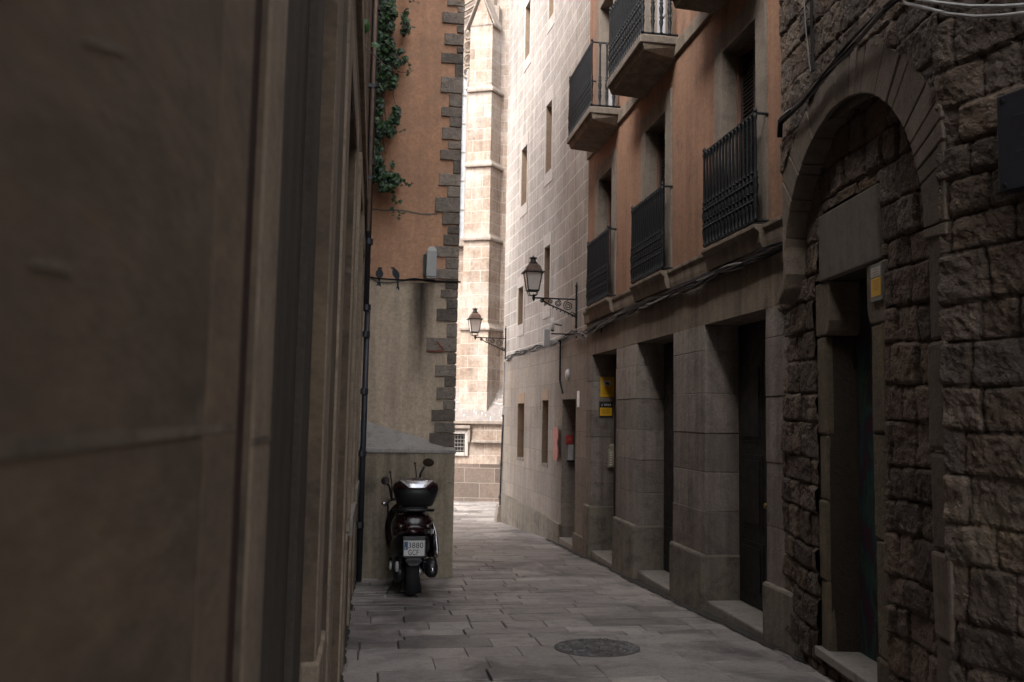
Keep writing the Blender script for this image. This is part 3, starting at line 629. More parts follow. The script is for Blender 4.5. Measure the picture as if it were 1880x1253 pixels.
# railings
def baluster(mb, base, h, fat=1.3):
    prof = [(0,.011),(.02,.016),(.03,.011),(.10,.013),(.16,.02),(.2,.012),(.22,.019),(.24,.012),(.27,.016),(.33,.021),(.38,.012),(.40,.02),(.42,.012),(.45,.018),(.48,.010),(.50,.012),(.9,.009),(.95,.012),(.97,.016),(1,.010)]
    mb.lathe(base, [(z*h, q*fat) for z, q in prof], 7)
def railing(par, a, b, v0, v1, w, name='balcony_railing', side=.12, wback=0.):
    h = v1-v0; m = MB(); m.tube([FR(a, v1, wback), FR(a, v1, w), FR(b, v1, w), FR(b, v1, wback)], .014, 6); root = m.build(name, M['iron'], par)
    m = MB(); m.tube([FR(a, v0+.015, wback), FR(a, v0+.015, w), FR(b, v0+.015, w), FR(b, v0+.015, wback)], .014, 6); m.build('bottom_rail', M['iron'], root)
    n = int((b-a)/.074); proto = None
    for i in range(n+1):
        m = MB(); u = a+(b-a)*i/n
        if proto is None: baluster(m, FR(a, v0+.01, w), h-.01); proto = m.build('baluster', M['iron'], root, smooth=True)
        else: c = proto.copy(); scene.collection.objects.link(c); c.parent = root; c.location = (0, u-a, 0)
    ns = int(round((w-wback)/.1))
    for u in (a, b):
        for k in range(1, ns):
            c = proto.copy(); scene.collection.objects.link(c); c.parent = root; c.location = (w-(wback+k*.1), u-a, 0)
    for q, rr in ((.20, .019), (.28, .013), (.38, .019), (.46, .013)):   # ornamental bands: beads between balusters
        m = MB(); k = 0; s = (b-a)/(2*n)
        for i in range(2*n): m.lathe(FR(a+(i+.5)*s, v0+q*h-rr, w), [(0, .004), (rr*.6, rr*1.2), (rr, rr*1.5), (rr*1.4, rr*1.2), (2*rr, .004)], 6)
        m.tube([FR(a, v0+q*h, w), FR(b, v0+q*h, w)], .009, 5)
        m.build('beaded_band', M['iron'], root)
    for u in (a, b):
        m = MB(); m.tube([FR(u, v0+.62*h, 0), FR(u, v0+.62*h, .01)], .01, 5) if False else m.lathe(FR(u, v1, w), [(0, .01), (.02, .02), (.04, .014), (.055, .003)], 7)
        m.build('knob', M['iron'], root)
    return root
r1 = railing(rb, WB[0]+.0, WB[0]+WW+.02, 3.19, 4.15, .12)
for b in WB[1:]: c = copy_tree(r1, rb); c.location = (0, b-WB[0], 0)
# upper balconies
def balcony(a, b):
    m = MB()
    m.hexa([FR(a+.1, 5.60, -.02), FR(b-.1, 5.60, -.02), FR(b-.02, 5.66, .40), FR(a+.02, 5.66, .40), FR(a+.02, 5.74, -.02), FR(b-.02, 5.74, -.02), FR(b-.01, 5.74, .425), FR(a+.01, 5.74, .425)])
    sl = m.build('balcony', M['ashlar_band'], rb, bevel=.01)
    m = MB(); m.box(FR, a, b, 5.742, 5.84, -.02, .455); m.build('slab', M['frame_stone'], sl, bevel=.012)
    m = MB(); pr = []
    return sl
b1 = balcony(9.13, 10.58); r2 = railing(rb, 9.16, 10.55, 5.85, 6.78, .42, 'projecting_railing')
for du in (2.35, -2.42):
    c = copy_tree(b1, rb); c.location = (0, du, 0); c = copy_tree(r2, rb); c.location = (0, du, 0)
# ---------------------------------------------------------------- cable bundle
cb = empty('cable_bundle', FR(9, 2.9, .05), 'tangle of black cables strung along the wall under the orange building cornice', 'cables')
def bundle(par, pts, n, spread, rad, mats, seed, dens=.12):
    r = random.Random(seed)
    P = [Vector(p) for p in pts]; L = [0]
    for a, b in zip(P, P[1:]): L.append(L[-1]+(b-a).length)
    for k in range(n):
        ph = [r.uniform(0, 6.28) for _ in range(4)]; q = []; s = 0
        while s <= L[-1]:
            i = max(j for j in range(len(L)-1) if L[j] <= s) if s < L[-1] else len(L)-2
            t = (s-L[i])/(L[i+1]-L[i]); p = P[i].lerp(P[i+1], t)
            p = p+Vector((math.sin(s*3.1+ph[0])*spread*.6, 0, math.sin(s*2.3+ph[1])*spread+math.sin(s*7+ph[2])*spread*.35)); q.append(p); s += dens
        mm = MB(); mm.tube(q, r.uniform(*rad), 6); mm.build('cable', mats[k % len(mats)], par, smooth=True)
# follows the underside of the cornice
bundle(cb, [FR(6.35, 2.93, .05), FR(9, 2.93, .05), FR(12, 2.90, .05), FR(13.3, 2.84, .05)], 6, .018, (.012, .02), [M['cable']], 33)
bundle(cb, [FR(6.35, 2.93, .06), FR(8, 2.90, .06), FR(10, 2.885, .06), FR(12, 2.86, .06), FR(13.3, 2.80, .06)], 9, .028, (.007, .016), [M['cable'], M['cable'], M['cable'], M['cable_grey'], M['cable']], 3)
# ---------------------------------------------------------------- signs in the first doorway reveal
J1 = Frame(3.3, 12.98, 90, 1)
def on(F, x0, y0, x1, y1, w=0.):
    a, b = F.hit(x0, y1, w), F.hit(x1, y0, w); return min(a[0], b[0]), max(a[0], b[0]), min(a[1], b[1]), max(a[1], b[1])
def panel(mb, F, R4, w0, w1, col=1.): mb.box(F, R4[0], R4[1], R4[2], R4[3], w0, w1, col)
def lines(mb, F, R4, n, w, h=.35, seed=0, m=.1):
    r = random.Random(seed); a, b, c, d = R4; st = (d-c)/n
    for i in range(n):
        ln = (b-a)*r.uniform(.55, .8); mb.box(F, a+(b-a)*m, a+(b-a)*m+ln, c+st*(i+.5)-st*h/2, c+st*(i+.5)+st*h/2, w, w+.0012)
s1 = empty('camera_notice', J1(.15, 2.0, 0), 'yellow notice with black security camera symbol inside the far doorway', 'sign')
R4 = on(J1, 1102, 693, 1128, 729); m = MB(); panel(m, J1, R4, .001, .006); m.build('board', M['yellow'], s1)
a, b, c, d = R4; wd = b-a; hh = d-c
m = MB(); m.box(J1, a+wd*.22, b-wd*.25, d-hh*.43, d-hh*.17, .0062, .0072); m.build('symbol_ground', M['plastic_white'], s1)
m = MB(); m.prism([J1(a+wd*x, d-hh*y, .0073) for x, y in ((.32,.24),(.62,.30),(.66,.38),(.58,.40),(.36,.33))], J1.n*.0012); m.box(J1, a+wd*.46, a+wd*.50, d-hh*.40, d-hh*.34, .0073, .0085); m.build('camera_symbol', M['black'], s1)
m = MB(); lines(m, J1, (a+wd*.1, b-wd*.1, c+hh*.12, c+hh*.46), 4, .0062, .22); m.build('small_print', plain('brown_print', (.25,.13,.01), .5), s1)
s2 = empty('alarm_notice', J1(.12, 1.75, 0), 'black and yellow alarm notice below the yellow camera notice', 'sign')
R4 = on(J1, 1100, 738, 1125, 767); m = MB(); panel(m, J1, R4, .001, .006); m.build('board', M['black'], s2)
a, b, c, d = R4; wd = b-a; hh = d-c
m = MB(); m.box(J1, a+wd*.05, b-wd*.06, c+hh*.12, c+hh*.62, .0062, .0075); m.build('yellow_field', M['yellow'], s2)
m = MB(); lines(m, J1, (a+wd*.12, b-wd*.1, c+hh*.18, c+hh*.58), 4, .0077, .25, 3); m.build('small_print', plain('dark_print', (.2,.1,.01), .5), s2)
m = MB(); m.prism([J1(a+wd*x, d-hh*y, .0062) for x, y in ((.12,.16),(.18,.24),(.30,.10),(.19,.31))], J1.n*.0012); 
for k in range(4): m.box(J1, a+wd*(.38+k*.13), a+wd*(.47+k*.13), d-hh*.26, d-hh*.14, .0062, .007)
m.build('white_logo_marks', M['plastic_grey'], s2)
s3 = empty('door_intercom', J1(.3, 1.1, 0), 'beige intercom with rows of yellow buttons inside the far doorway', 'intercom')
R4 = on(J1, 1115, 824, 1131, 858); m = MB(); panel(m, J1, R4, .0, .05); m.build('housing', plain('beige_housing', (.36,.32,.24), .5, var=.1), s3, bevel=.006)
a, b, c, d = R4
m = MB(); m.lathe(J1((a+b)/2, d+.025, .0), [(0, .045), (.05, .045), (.06, .03)], 12, axis=J1.n); m.build('round_speaker', plain('beige_housing2', (.33,.29,.22), .5, var=.1), s3)
m = MB(); m.box(J1, b-.055, b-.004, c+.02, d-.03, .051, .056); m.build('name_plate', M['yellow'], s3)
m = MB()
for k in range(6): m.box(J1, a+.02, a+.06, c+.03+k*.036, c+.05+k*.036, .051, .06)
m.build('button_rows', M['plastic_white'], s3)
s4 = empty('house_number', J1(.3, 2.3, 0), 'faint small plaque high in the far doorway reveal above the yellow notice', 'plaque')
R4 = on(J1, 1114, 664, 1122, 682); m = MB(); panel(m, J1, R4, .001, .004); m.build('plate', plain('brown_plate', (.17,.11,.07), .6), s4)
# ---------------------------------------------------------------- white / pale building
FW1 = Frame(3.32, 13.335, -.4, -1); L1 = 2.95
e1 = FW1(L1, 0, 0); FW2 = Frame(e1.x, e1.y, -3.9, -1); L2 = 4.15
wbd = empty('pale_building', (3.3, 17, gz(17)), 'pale building with incised block render above plain ashlar at the alley bend', 'building')
ZB = 2.78
def opn(F, x0, y0, x1, y1, dp, w=0.):
    a = F.hit(x0, (y0+y1)/2, w)[0]; b = F.hit(x1, (y0+y1)/2, w)[0]; xm = (x0+x1)/2
    return (min(a, b), max(a, b), F.hit(xm, y1, w)[1], F.hit(xm, y0, w)[1], dp)
up1 = [opn(FW1, 1003, 188, 1018, 312, .28), opn(FW1, 1000, 452, 1012, 560, .28)]
up2 = [opn(FW2, 958, 272, 968, 375, .28), opn(FW2, 966, 8, 974, 104, .28), opn(FW2, 952, 528, 961, 596, .28)]
# keep openings inside their frame
def split(ops):
    A, B = [], []
    for o, F in ops:
        if F is FW1 and o[1] > L1-.1:
            pass
        (A if F is FW1 else B).append(o)
    return A, B
px_up = [(1003,188,1018,312),(1000,452,1012,560),(958,272,968,375),(965,8,974,104),(952,528,961,596),(1009,-60,1021,27)]
px_lo = [(950,741,962,841),(995,735,1010,852)]
def place(lst, dp):
    A, B = [], []
    for q in lst:
        o = opn(FW1, *q, dp)
        if o[0] > .05 and o[1] < L1-.02: A.append(o)
        else:
            o = opn(FW2, *q, dp)
            o = (max(o[0], .03),)+o[1:]
            B.append(o)
    return A, B
UA, UB = place(px_up, .3); LA, LB = place(px_lo, .3)
dr = opn(FW1, 1031, 733, 1056, 993, .4); print('place', UA, UB, LA, LB, dr)
m = MB(); HT = 13.5
wall_open(m, FW1, 0, L1, ZB, HT, UA); wall_open(m, FW2, 0, L2, ZB, HT, UB)
m.quad(FW2(L2, ZB, 0), FW2(L2, HT, 0), FW2(L2, HT, -8), FW2(L2, ZB, -8))
m.quad(FW1(0, HT, 0), FW1(L1, HT, 0), FW1(L1, HT, -8), FW1(0, HT, -8)); m.quad(FW2(0, HT, 0), FW2(L2, HT, 0), FW2(L2, HT, -8), FW2(0, HT, -8))
m.build('upper_wall', M['white_brick'], wbd, fix=False)
m = MB(); wall_open(m, FW1, 0, L1, -1.3, ZB, [*LA, (dr[0], dr[1], -1.2, dr[3], .4)]); wall_open(m, FW2, 0, L2, -1.3, ZB, LB)
m.quad(FW2(L2, -1.3, 0), FW2(L2, ZB, 0), FW2(L2, ZB, -8), FW2(L2, -1.3, -8))
m.build('lower_wall', M['white_ashlar'], wbd, fix=False)
def plq(F, x, y): return F.hit(x, y, .05)
m = MB()
hz0 = FW1.hit(1028, 962)[1]; hz1 = FW2.hit(925, 905)[1]; print('plinth', hz0, hz1, FW1.hit(990, 935), FW2.hit(950, 918))
m.hexa([FW1(-.0, -1.3, -.05), FW1(dr[0]-.01, -1.3, -.05), FW1(dr[0]-.01, -1.3, .04), FW1(0, -1.3, .04), FW1(0, hz0, -.05), FW1(dr[0]-.01, hz0, -.05), FW1(dr[0]-.01, hz0, .04), FW1(0, hz0, .04)])
m.build('plinth', M['plinth_right'], wbd, bevel=.012); m = MB()
m.hexa([FW1(dr[1], -1.3, -.05), FW1(L1, -1.3, -.05), FW1(L1, -1.3, .04), FW1(dr[1], -1.3, .04), FW1(dr[1], hz0, -.05), FW1(L1, hz0, -.05), FW1(L1, hz0, .04), FW1(dr[1], hz0, .04)])
m.build('plinth', M['plinth_right'], wbd, bevel=.012); m = MB()
m.hexa([FW2(0.002, -1.3, -.05), FW2(L2, -1.3, -.05), FW2(L2, -1.3, .04), FW2(.002, -1.3, .04), FW2(.002, hz0, -.05), FW2(L2, hz1, -.05), FW2(L2, hz1, .04), FW2(.002, hz0, .04)])
m.build('plinth', M['plinth_right'], wbd, bevel=.012)
for F, lst, mt in ((FW1, UA, 0), (FW2, UB, 0), (FW1, LA, 1), (FW2, LB, 1)):
    for (a, b, c, d, dp_) in lst:
        m = MB(); e = .09
        if mt == 0:
            m.box(F, a-e, a, c-.25, d+.25, -.01, .012); m.box(F, b, b+e, c-.25, d+.25, -.01, .012); m.box(F, a, b, d, d+.25, -.01, .012); m.box(F, a, b, c-.25, c, -.01, .012)
            w = m.build('window', M['white_trim'], wbd)
        else:
            m.box(F, a, b, c-.06, c-.001, -.28, .012); w = m.build('window', M['plinth_right'], wbd)
            m = MB(); m.box(F, a, b, d+.001, d+.22, -.01, .004); m.build('lintel', M['gold_reveal'] if F is FW2 else M['white_trim'], w)
        m = MB(); m.box(F, a, b, c, d, -.3, -.26); m.build('shutter', M['shutter'], w)
        if mt == 0 or F is FW2:
            m = MB(); m.box(F, b-.006, b+.001, c, d, -.25, -.004); m.build('far_reveal', M['gold_reveal'], w)
m = MB(); m.box(FW1, dr[0], dr[1], -1, dr[3], -.42, -.36); m.box(FW1, dr[0]+.06, dr[1]-.06, -.4, dr[3]-.1, -.362, -.345); m.build('door', M['dark_wood'], wbd, bevel=.005)
m = MB(); m.box(FW1, dr[0]+.01, dr[1]-.01, -1, gz(14)+.07, -.4, .03); m.build('door_step', M['marble'], wbd, bevel=.012)
# things mounted on it
def hp(F, x, y, w=0.): return F(*F.hit(x, y, w), w)
bundle(empty('sagging_cables', hp(FW1, 1000, 630), 'grey tangled cables sagging along the pale building wall behind the wall lamps', 'cables'),
       [FR(13.3, 2.80, .06)]+[hp(FW1, x, y, .04) for x, y in ((1050, 612), (1030, 624), (1010, 632))]+[hp(FW2, x, y, .04) for x, y in ((965, 645), (940, 652), (930, 661))], 8, .035, (.006, .012), [M['cable_grey'], M['cable']], 9, .1)
def conduit(F, pts, rad, label, mat, w=.03):
    mm = MB(); mm.tube([hp(F, x, y, w) for x, y in pts], rad, 7); o = mm.build('conduit', mat, org=hp(F, *pts[-1])); tag(o, label, 'conduit'); return o
conduit(FW1, [(1029, 622), (1028, 700), (1033, 722)], .018, 'thick black conduit dropping from the cables to the far doorway', M['cable'])
conduit(FW2 if False else FW1, [(992, 636), (992, 700), (993, 752)], .014, 'thin dark conduit beside the tall narrow ground window', M['cable'])
conduit(FR, [(1105, 588), (1104, 612)], .010, 'short dark pipe stub hanging below the cables over the first doorway', M['cable'])
sk = empty('red_wall_sign', hp(FW1, 1020, 815), 'faded red rounded sign standing off the wall between niche window and doorway', 'sign')
R4 = on(FW1, 1016, 785, 1026, 845, .05); a, b, c, d = R4
pts = []
for k in range(24):
    th = 2*math.pi*k/24; cu_ = math.copysign(abs(math.cos(th))**.5, math.cos(th)); sv = math.copysign(abs(math.sin(th))**.7, math.sin(th))
    wst = 1-.35*math.exp(-((sv)/.18)**2)
    pts.append(FW1((a+b)/2+(b-a)/2*cu_*wst, (c+d)/2+(d-c)/2*sv, .05))
m = MB(); m.prism(pts, FW1.n*.015); m.build('board', M['faded_red'], sk)
m = MB(); m.tube([FW1((a+b)/2, c+.15, 0), FW1((a+b)/2, c+.15, .05)], .01, 6); m.tube([FW1((a+b)/2, d-.15, 0), FW1((a+b)/2, d-.15, .05)], .01, 6); m.build('stand_off', M['iron'], sk)
JD = Frame(FW1(dr[1], 0, 0).x, FW1(dr[1], 0, 0).y, 90-.4, 1)
fb = empty('fire_alarm_box', hp(JD, 1045, 808), 'small red alarm box on the reveal of the pale building doorway', 'alarm')
R4 = on(JD, 1038, 800, 1051, 815); a, b, c, d = R4; m = MB(); panel(m, JD, R4, 0, .06); m.build('box', M['red'], fb, bevel=.006)
m = MB(); m.lathe(JD((a+b)/2, (c+d)/2, .06), [(0, .03), (.008, .03), (.012, .02)], 12, axis=JD.n); m.build('button', M['plastic_white'] if False else M['faded_red'], fb)
gi = empty('grey_letter_box', hp(JD, 1047, 830), 'grey metal box fixed below the red alarm box in the pale building doorway', 'box')
R4 = on(JD, 1041, 817, 1052, 845); a, b, c, d = R4; m = MB(); panel(m, JD, R4, 0, .07); m.build('body', M['plastic_grey'], gi, bevel=.006)
m = MB(); m.box(JD, a-.01, b+.01, c-.03, c-.002, 0, .09); m.build('tray', M['iron'], gi)
rl = empty('round_wall_light', hp(FW1, 1044, 690), 'small white oval light above the pale building doorway', 'light')
m = MB(); m.lathe(hp(FW1, 1044, 688), [(0, .06), (.03, .06), (.05, .045), (.06, .01)], 14, axis=FW1.n, a=Vector((0,0,1)), sx=1.5); m.build('diffuser', M['plastic_white'], rl, smooth=True)
m = MB(); m.lathe(hp(FW1, 1044, 688), [(0, .072), (.022, .072)], 14, axis=FW1.n, a=Vector((0,0,1)), sx=1.4); m.build('rim', M['plastic_grey'], rl)
st = empty('white_wall_strip', hp(FW1, 1060, 735), 'narrow white enamel strip sign right of the pale building doorway', 'sign')
R4 = on(FW1, 1059.5, 718, 1063.5, 748, .01); m = MB(); panel(m, FW1, R4, 0, .015); m.build('plate', M['plastic_white'], st, bevel=.003)
w_ = .06
bx = empty('grey_wall_box', hp(FW1, 1005, 620), 'light grey junction box standing out from the wall under the nearer lamp', 'junction box')
F5 = Frame(FW1(1.9, 0, .0).x, FW1(1.9, 0, 0).y, 90, 1)
R4 = on(F5, 999, 605, 1010, 636); m = MB(); panel(m, F5, R4, -.12, .0); m.build('case', M['plastic_grey'], bx, bevel=.006)
m = MB(); m.box(F5, R4[1]+.002, 0.0, R4[2]+.08, R4[2]+.12, -.08, -.05); m.build('arm', M['plastic_grey'], bx)
cam1 = empty('security_camera', hp(F5, 1015, 595), 'white dome ended security camera on a bracket below the nearer lamp', 'camera')
c0 = F5(*F5.hit(1015, 606), -.03); c1 = F5(*F5.hit(1015, 584), -.03); ax = (c1-c0).normalized(); Lc = (c1-c0).length
m = MB(); m.lathe(c0, [(0, .02), (.01, .036), (Lc*.85, .038), (Lc, .026)], 12, axis=ax); m.build('housing', M['plastic_white'], cam1, smooth=True)
m = MB(); m.lathe(c0-ax*.03, [(0, .012), (.012, .03), (.03, .034)], 12, axis=ax); m.build('lens', M['black'], cam1, smooth=True)
m = MB(); m.tube([c0+ax*Lc*.5+Vector((.03, 0, 0)), c0+ax*Lc*.5+Vector((.38, .0, -.05))], .012, 6); m.build('bracket', M['iron'], cam1)
nc = empty('corner_box', hp(FW2, 930, 735), 'small white box high on the corner of the pale building', 'junction box')
F6 = Frame(FW2(L2-.1, 0, 0).x, FW2(L2-.1, 0, 0).y, 90, 1)
R4 = on(F6, 931, 717, 936, 746); m = MB(); m.box(F6, R4[0], R4[1], R4[2], R4[3], -.1, 0); m.build('case', M['plastic_white'], nc, bevel=.004)
nd = empty('hooded_cable_box', hp(FW2, 925, 755), 'grey hooded cable box on the downpipe at the far corner', 'junction box')
R4 = on(F6, 921, 745, 931, 762); a, b, c, d = R4
m = MB(); m.prism([F6(a, c, 0), F6(b, c, 0), F6(b, d, 0), F6((a+b)/2, d+.03, 0), F6(a, d-.05, 0)], F6.n*.1); m.build('hood', M['plastic_grey'], nd)
m = MB(); m.tube([F6((a+b)/2, c, .05), F6((a+b)/2, c-.12, .05)], .03, 8); m.build('gland', M['cable'], nd)
cp = empty('corner_downpipe', hp(FW2, 922, 950), 'thin dark downpipe on the far corner of the pale building', 'drainpipe')
def cpz(x, y): return hp(F6, x, y, .06)
m = MB(); m.tube([cpz(927, 665), cpz(926, 745), cpz(922, 800), cpz(917, 955)], .022, 8); m.build('pipe', M['pipe'], cp, smooth=True)
m = MB()
for (x, y) in ((924, 760), (920, 850), (918, 910)): m.tube([cpz(x, y), cpz(x-.3, y+6)], .034, 8)
m.build('collar', M['pipe'], cp)
gs = empty('corner_guard_stone', hp(F6, 912, 950), 'worn dark wedge shaped guard stone at the foot of the far corner', 'guard stone')
a = F6.hit(909, 957)[0]; b = F6.hit(921, 957)[0]; z0 = gz(20.4)-.02; z1 = F6.hit(915, 928)[1]
m = MB(); m.prism([F6(a, z0, .12), F6(b, z0, .12), F6(b, z1, .12), F6(a+(b-a)*.35, z1, .12)], -F6.n*.35); m.build('stone', M['quoin'], gs, bevel=.02)
# ---------------------------------------------------------------- street lamps (local frame: arm along -X from the wall)
def lamp(x, y, z, label):
    t = empty('wall_lamp', (x, y, z), label, 'street lamp', 'iron wall lamps'); O3 = Vector((x, y, z)); V = lambda a, b, c=0.: O3+Vector((-a, c, b))
    m = MB(); m.tube([V(.01, -.42), V(.01, .22)], .018, 8); m.box(Frame(x, y, 0, -1), -.03, .03, z-.36, z+.05, 0, .016)
    m.lathe(V(.01, .2), [(0, .018), (.03, .026), (.06, .01), (.1, .004)], 8); m.lathe(V(.01, -.5), [(0, .004), (.04, .024), (.08, .016)], 8); m.build('wall_plate', M['iron'], t)
    m = MB(); m.tube([V(0, 0), V(.74, .0)], .013, 8); m.lathe(V(.74, -.06), [(0, .004), (.03, .02), (.06, .03), (.09, .02), (.11, .028), (.12, .012)], 8); m.build('arm', M['iron'], t)
    m = MB(); m.tube([V(.02+.6*s, -.30*(1-s)**.7*(1-.12*math.sin(s*3.14))-.0) for s in [k/14 for k in range(15)]], .012, 6); m.build('brace', M['iron'], t)
    m = MB()
    def spiral(cx_, cz_, R0, turns, a0, sgn, rad=.008):
        pts = []
        n = int(turns*16)
        for k in range(n+1):
            th = a0+sgn*2*math.pi*turns*k/n; R = R0*(1-.82*k/n); pts.append(V(cx_+R*math.cos(th), cz_+R*math.sin(th)))
        m.tube(pts, rad, 5)
    spiral(.15, -.11, .085, 2.2, 1.6, -1); spiral(.33, -.075, .06, 2, 1.6, 1); spiral(.45, -.05, .04, 1.8, 1.6, -1); spiral(.07, -.26, .045, 1.6, 0, 1); spiral(.60, -.04, .036, 1.7, 1.6, 1, .009)
    for k in range(7): s = .1+.11*k; m.lathe(V(.02+.6*s, -.30*(1-s)**.7-.02), [(0, .003), (.012, .014), (.03, .003)], 6)
    m.build('scrollwork', M['iron'], t)
    # lantern
    c = V(.76, .0); m = MB()
    for q in range(4):
        th = math.pi/2*q+math.pi/4; m.tube([c+Vector((0, 0, .03)), c+Vector((math.cos(th)*.09, math.sin(th)*.09, .045)), c+Vector((math.cos(th)*.115, math.sin(th)*.115, .115))], .008, 5)
    m.build('cradle', M['lamp_metal'], t)
    def sq(r_, z_): return [c+Vector((sx_*r_, sy_*r_, z_)) for sx_, sy_ in ((-1,-1),(1,-1),(1,1),(-1,1))]
    m = MB(); b0, t0 = sq(.088, .12), sq(.135, .42)
    for i in range(4):
        m.tube([b0[i], t0[i]], .010, 5); m.tube([b0[i], b0[(i+1) % 4]], .012, 5)
    m.build('lantern_frame', M['lamp_metal'], t)
    pb, pt_ = sq(.082, .12), sq(.128, .415)
    for i in range(4):
        m = MB(); j = (i+1) % 4; n_ = (pb[j]-pb[i]).cross(pt_[i]-pb[i]).normalized()*.004
        m.hexa([pb[i], pb[j], pb[j]+n_, pb[i]+n_, pt_[i], pt_[j], pt_[j]+n_, pt_[i]+n_]); m.build('pane', M['lamp_glass'], t)
    m = MB(); m.loft([sq(.175, .42), sq(.175, .432), sq(.14, .44)]); m.build('eaves', M['lamp_metal'], t)
    m = MB(); m.loft([sq(.138, .44), sq(.125, .48), sq(.105, .53), sq(.07, .565), sq(.068, .575)]); m.build('hood', M['lamp_roof'], t, bevel=.004)
    m = MB(); m.lathe(c, [(.575, .075), (.59, .078), (.61, .05), (.655, .042), (.66, .066), (.675, .07), (.68, .02), (.70, .01), (.72, .003)], 10); m.build('chimney', M['lamp_metal'], t)
    return t
JL = Frame(3.3, 14.1, 90, 1); z_arm = JL.hit(1000, 548)[1]; print('lamp', z_arm, JL.hit(973, 468), JL.hit(973, 540), JL.hit(1057, 548))
l1 = lamp(FW1(14.1-13.335, 0, 0).x, 14.1, z_arm, 'nearer and larger looking wall lamp on a scrolled iron bracket before the pale building')
JL2 = Frame(FW2(3.9, 0, 0).x, FW2(3.9, 0, 0).y, 90, 1); z2 = JL2.hit(900, 621)[1]; print('lamp2', JL2.p, z2, JL2.hit(872, 571), JL2.hit(872, 620))
l2 = copy_tree(l1); l2.location = (JL2.p.x, JL2.p.y, z2); l2['label'] = 'farther and smaller looking wall lamp at the bend in front of the church'
l2.rotation_euler = (0, 0, R_(3.9))
lbr = empty('iron_shelf_bracket', FW1(.8, 2.7, 0), 'plain black horizontal iron bar bracket under the nearer wall lamp', 'bracket')
a = JL.hit(1012, 613); b = JL.hit(1077, 613)
m = MB(); m.tube([JL(a[0], a[1], .0), JL(0, a[1], 0)], .012, 6); m.build('bar', M['iron'], lbr)
m = MB(); m.box(FW1, .72, .8, a[1]-.06, a[1]+.06, 0, .012); m.build('fixing_plate', M['iron'], lbr)
# ---------------------------------------------------------------- rough stone building with the arch
sb = empty('arched_stone_building', FS(-1.5, gz(5), 0), 'rough hewn dark stone building with blind round arch at the right of the alley', 'building')
AC = (-1.5, 2.53); AR = 1.06; RO_ = .36; UL = -.44; UR = -2.74; TS = 8.2
def keep_in(U, V):
    inarch = ((U-AC[0])**2+(V-AC[1])**2 < (AR+.05)**2) | ((V < AC[1]) & (U > UR+.1))
    k = inarch & (U > -2.62)
    for a, b, c, d in ((-1.75, -.70, -2, 2.53), (-1.74, -.78, 2.5, 3.01), (-1.80, -.68, 2.12, 2.53)):
        k &= ~((U > a) & (U < b) & (V > c) & (V < d))
    k |= (U > -1.60) & (U < -.66) & (V < -.16)
    return k
m = clean(rough_wall(FS, -2.64, .02, -.75, 3.64, keep_in, .01, (.17, .27), (.13, .36), .012, .035, 3, .022)); m.build('infill_stonework', M['rough'], sb, fix=False)
m = MB(); wall_open(m, FS, -2.74, .1, -1.2, 3.9, [(-1.57, -.84, -1., 2.51, .3)], .006); m.build('mortar_bed', M['mortar'], sb, fix=False)
def keep_out(U, V):
    return ~(((U-AC[0])**2+(V-AC[1])**2 < (AR+.27)**2) | (V < AC[1]+.1)) | ((U < UR+.09) & (V > 3.05))
m = clean(rough_wall(FS, UR-.02, UL, 2.3, TS, keep_out, .175, (.17, .26), (.22, .5), .013, .022, 5, .02)); m.build('upper_stonework', M['rough'], sb, fix=False)
m = MB()
# end and top of the projecting face, core behind the arch
m.quad(FS(UL, 2.6, .17), FS(UL, TS+.3, .17), FS(UL, TS+.3, -.5), FS(UL, 2.6, -.5)); m.quad(FS(UR, 3.4, .165), FS(UL, 3.64, .165), FS(UL, TS+.3, .165), FS(UR, TS+.3, .165))
m.quad(FS(UR, TS+.3, .165), FS(UL, TS+.3, .165), FS(UL, TS+.3, -5), FS(UR, TS+.3, -5))
# spandrels behind the ring
for k in range(24):
    a0, a1 = math.pi*k/24, math.pi*(k+1)/24
    q = [(AC[0]+(AR+.1)*math.cos(t_), AC[1]+(AR+.1)*math.sin(t_)) for t_ in (a0, a1)]
    q = [(min(max(u, UR), UL), v) for u, v in q]
    m.quad(FS(q[0][0], q[0][1], .165), FS(q[1][0], q[1][1], .165), FS(q[1][0], 4.2, .165), FS(q[0][0], 4.2, .165))
m.build('core_wall', M['mortar'], sb, fix=False)
# backing behind the voussoir joints
m = MB(); nn = 30
for k in range(nn):
    q = []
    for a0 in (math.pi*k/nn, math.pi*(k+1)/nn):
        for rr in (AR+.012, AR+.25): q.append((min(max(AC[0]+rr*math.cos(a0), UR+.01), UL-.006), AC[1]+rr*math.sin(a0)))
    m.hexa([FS(*q[0], -.02), FS(*q[1], -.02), FS(*q[1], .178), FS(*q[0], .178), FS(*q[2], -.02), FS(*q[3], -.02), FS(*q[3], .178), FS(*q[2], .178)])
m.build('ring_mortar', M['mortar'], sb)
# voussoirs
m = MB(); r = random.Random(11); a = -.05
while a < math.pi+.02:
    da = r.choice([.085, .12, .17, .2, .23]); b = min(a+da, math.pi+.06); g_ = .004; ro = AR+RO_+r.uniform(-.09, .06)
    pts = []
    for (t_, rr) in ((a+g_, AR), ((a+b)/2, AR), (b-g_, AR), (b-g_, ro), ((a+b)/2, ro+r.uniform(-.01, .02)), (a+g_, ro)):
        u = AC[0]+rr*math.cos(t_); v = AC[1]+rr*math.sin(t_); pts.append((min(max(u, -2.77), UL-.001), v))
    ar = sum(pts[i][0]*pts[(i+1) % 6][1]-pts[(i+1) % 6][0]*pts[i][1] for i in range(6))/2
    if abs(ar) > .002: m.prism([FS(u, v, -.03) for u, v in pts], FS.n*(.225+r.uniform(-.003, .003)), r.uniform(.85, 1.15))
    a = b
m.build('arch_ring', M['voussoir'], sb, bevel=.006)
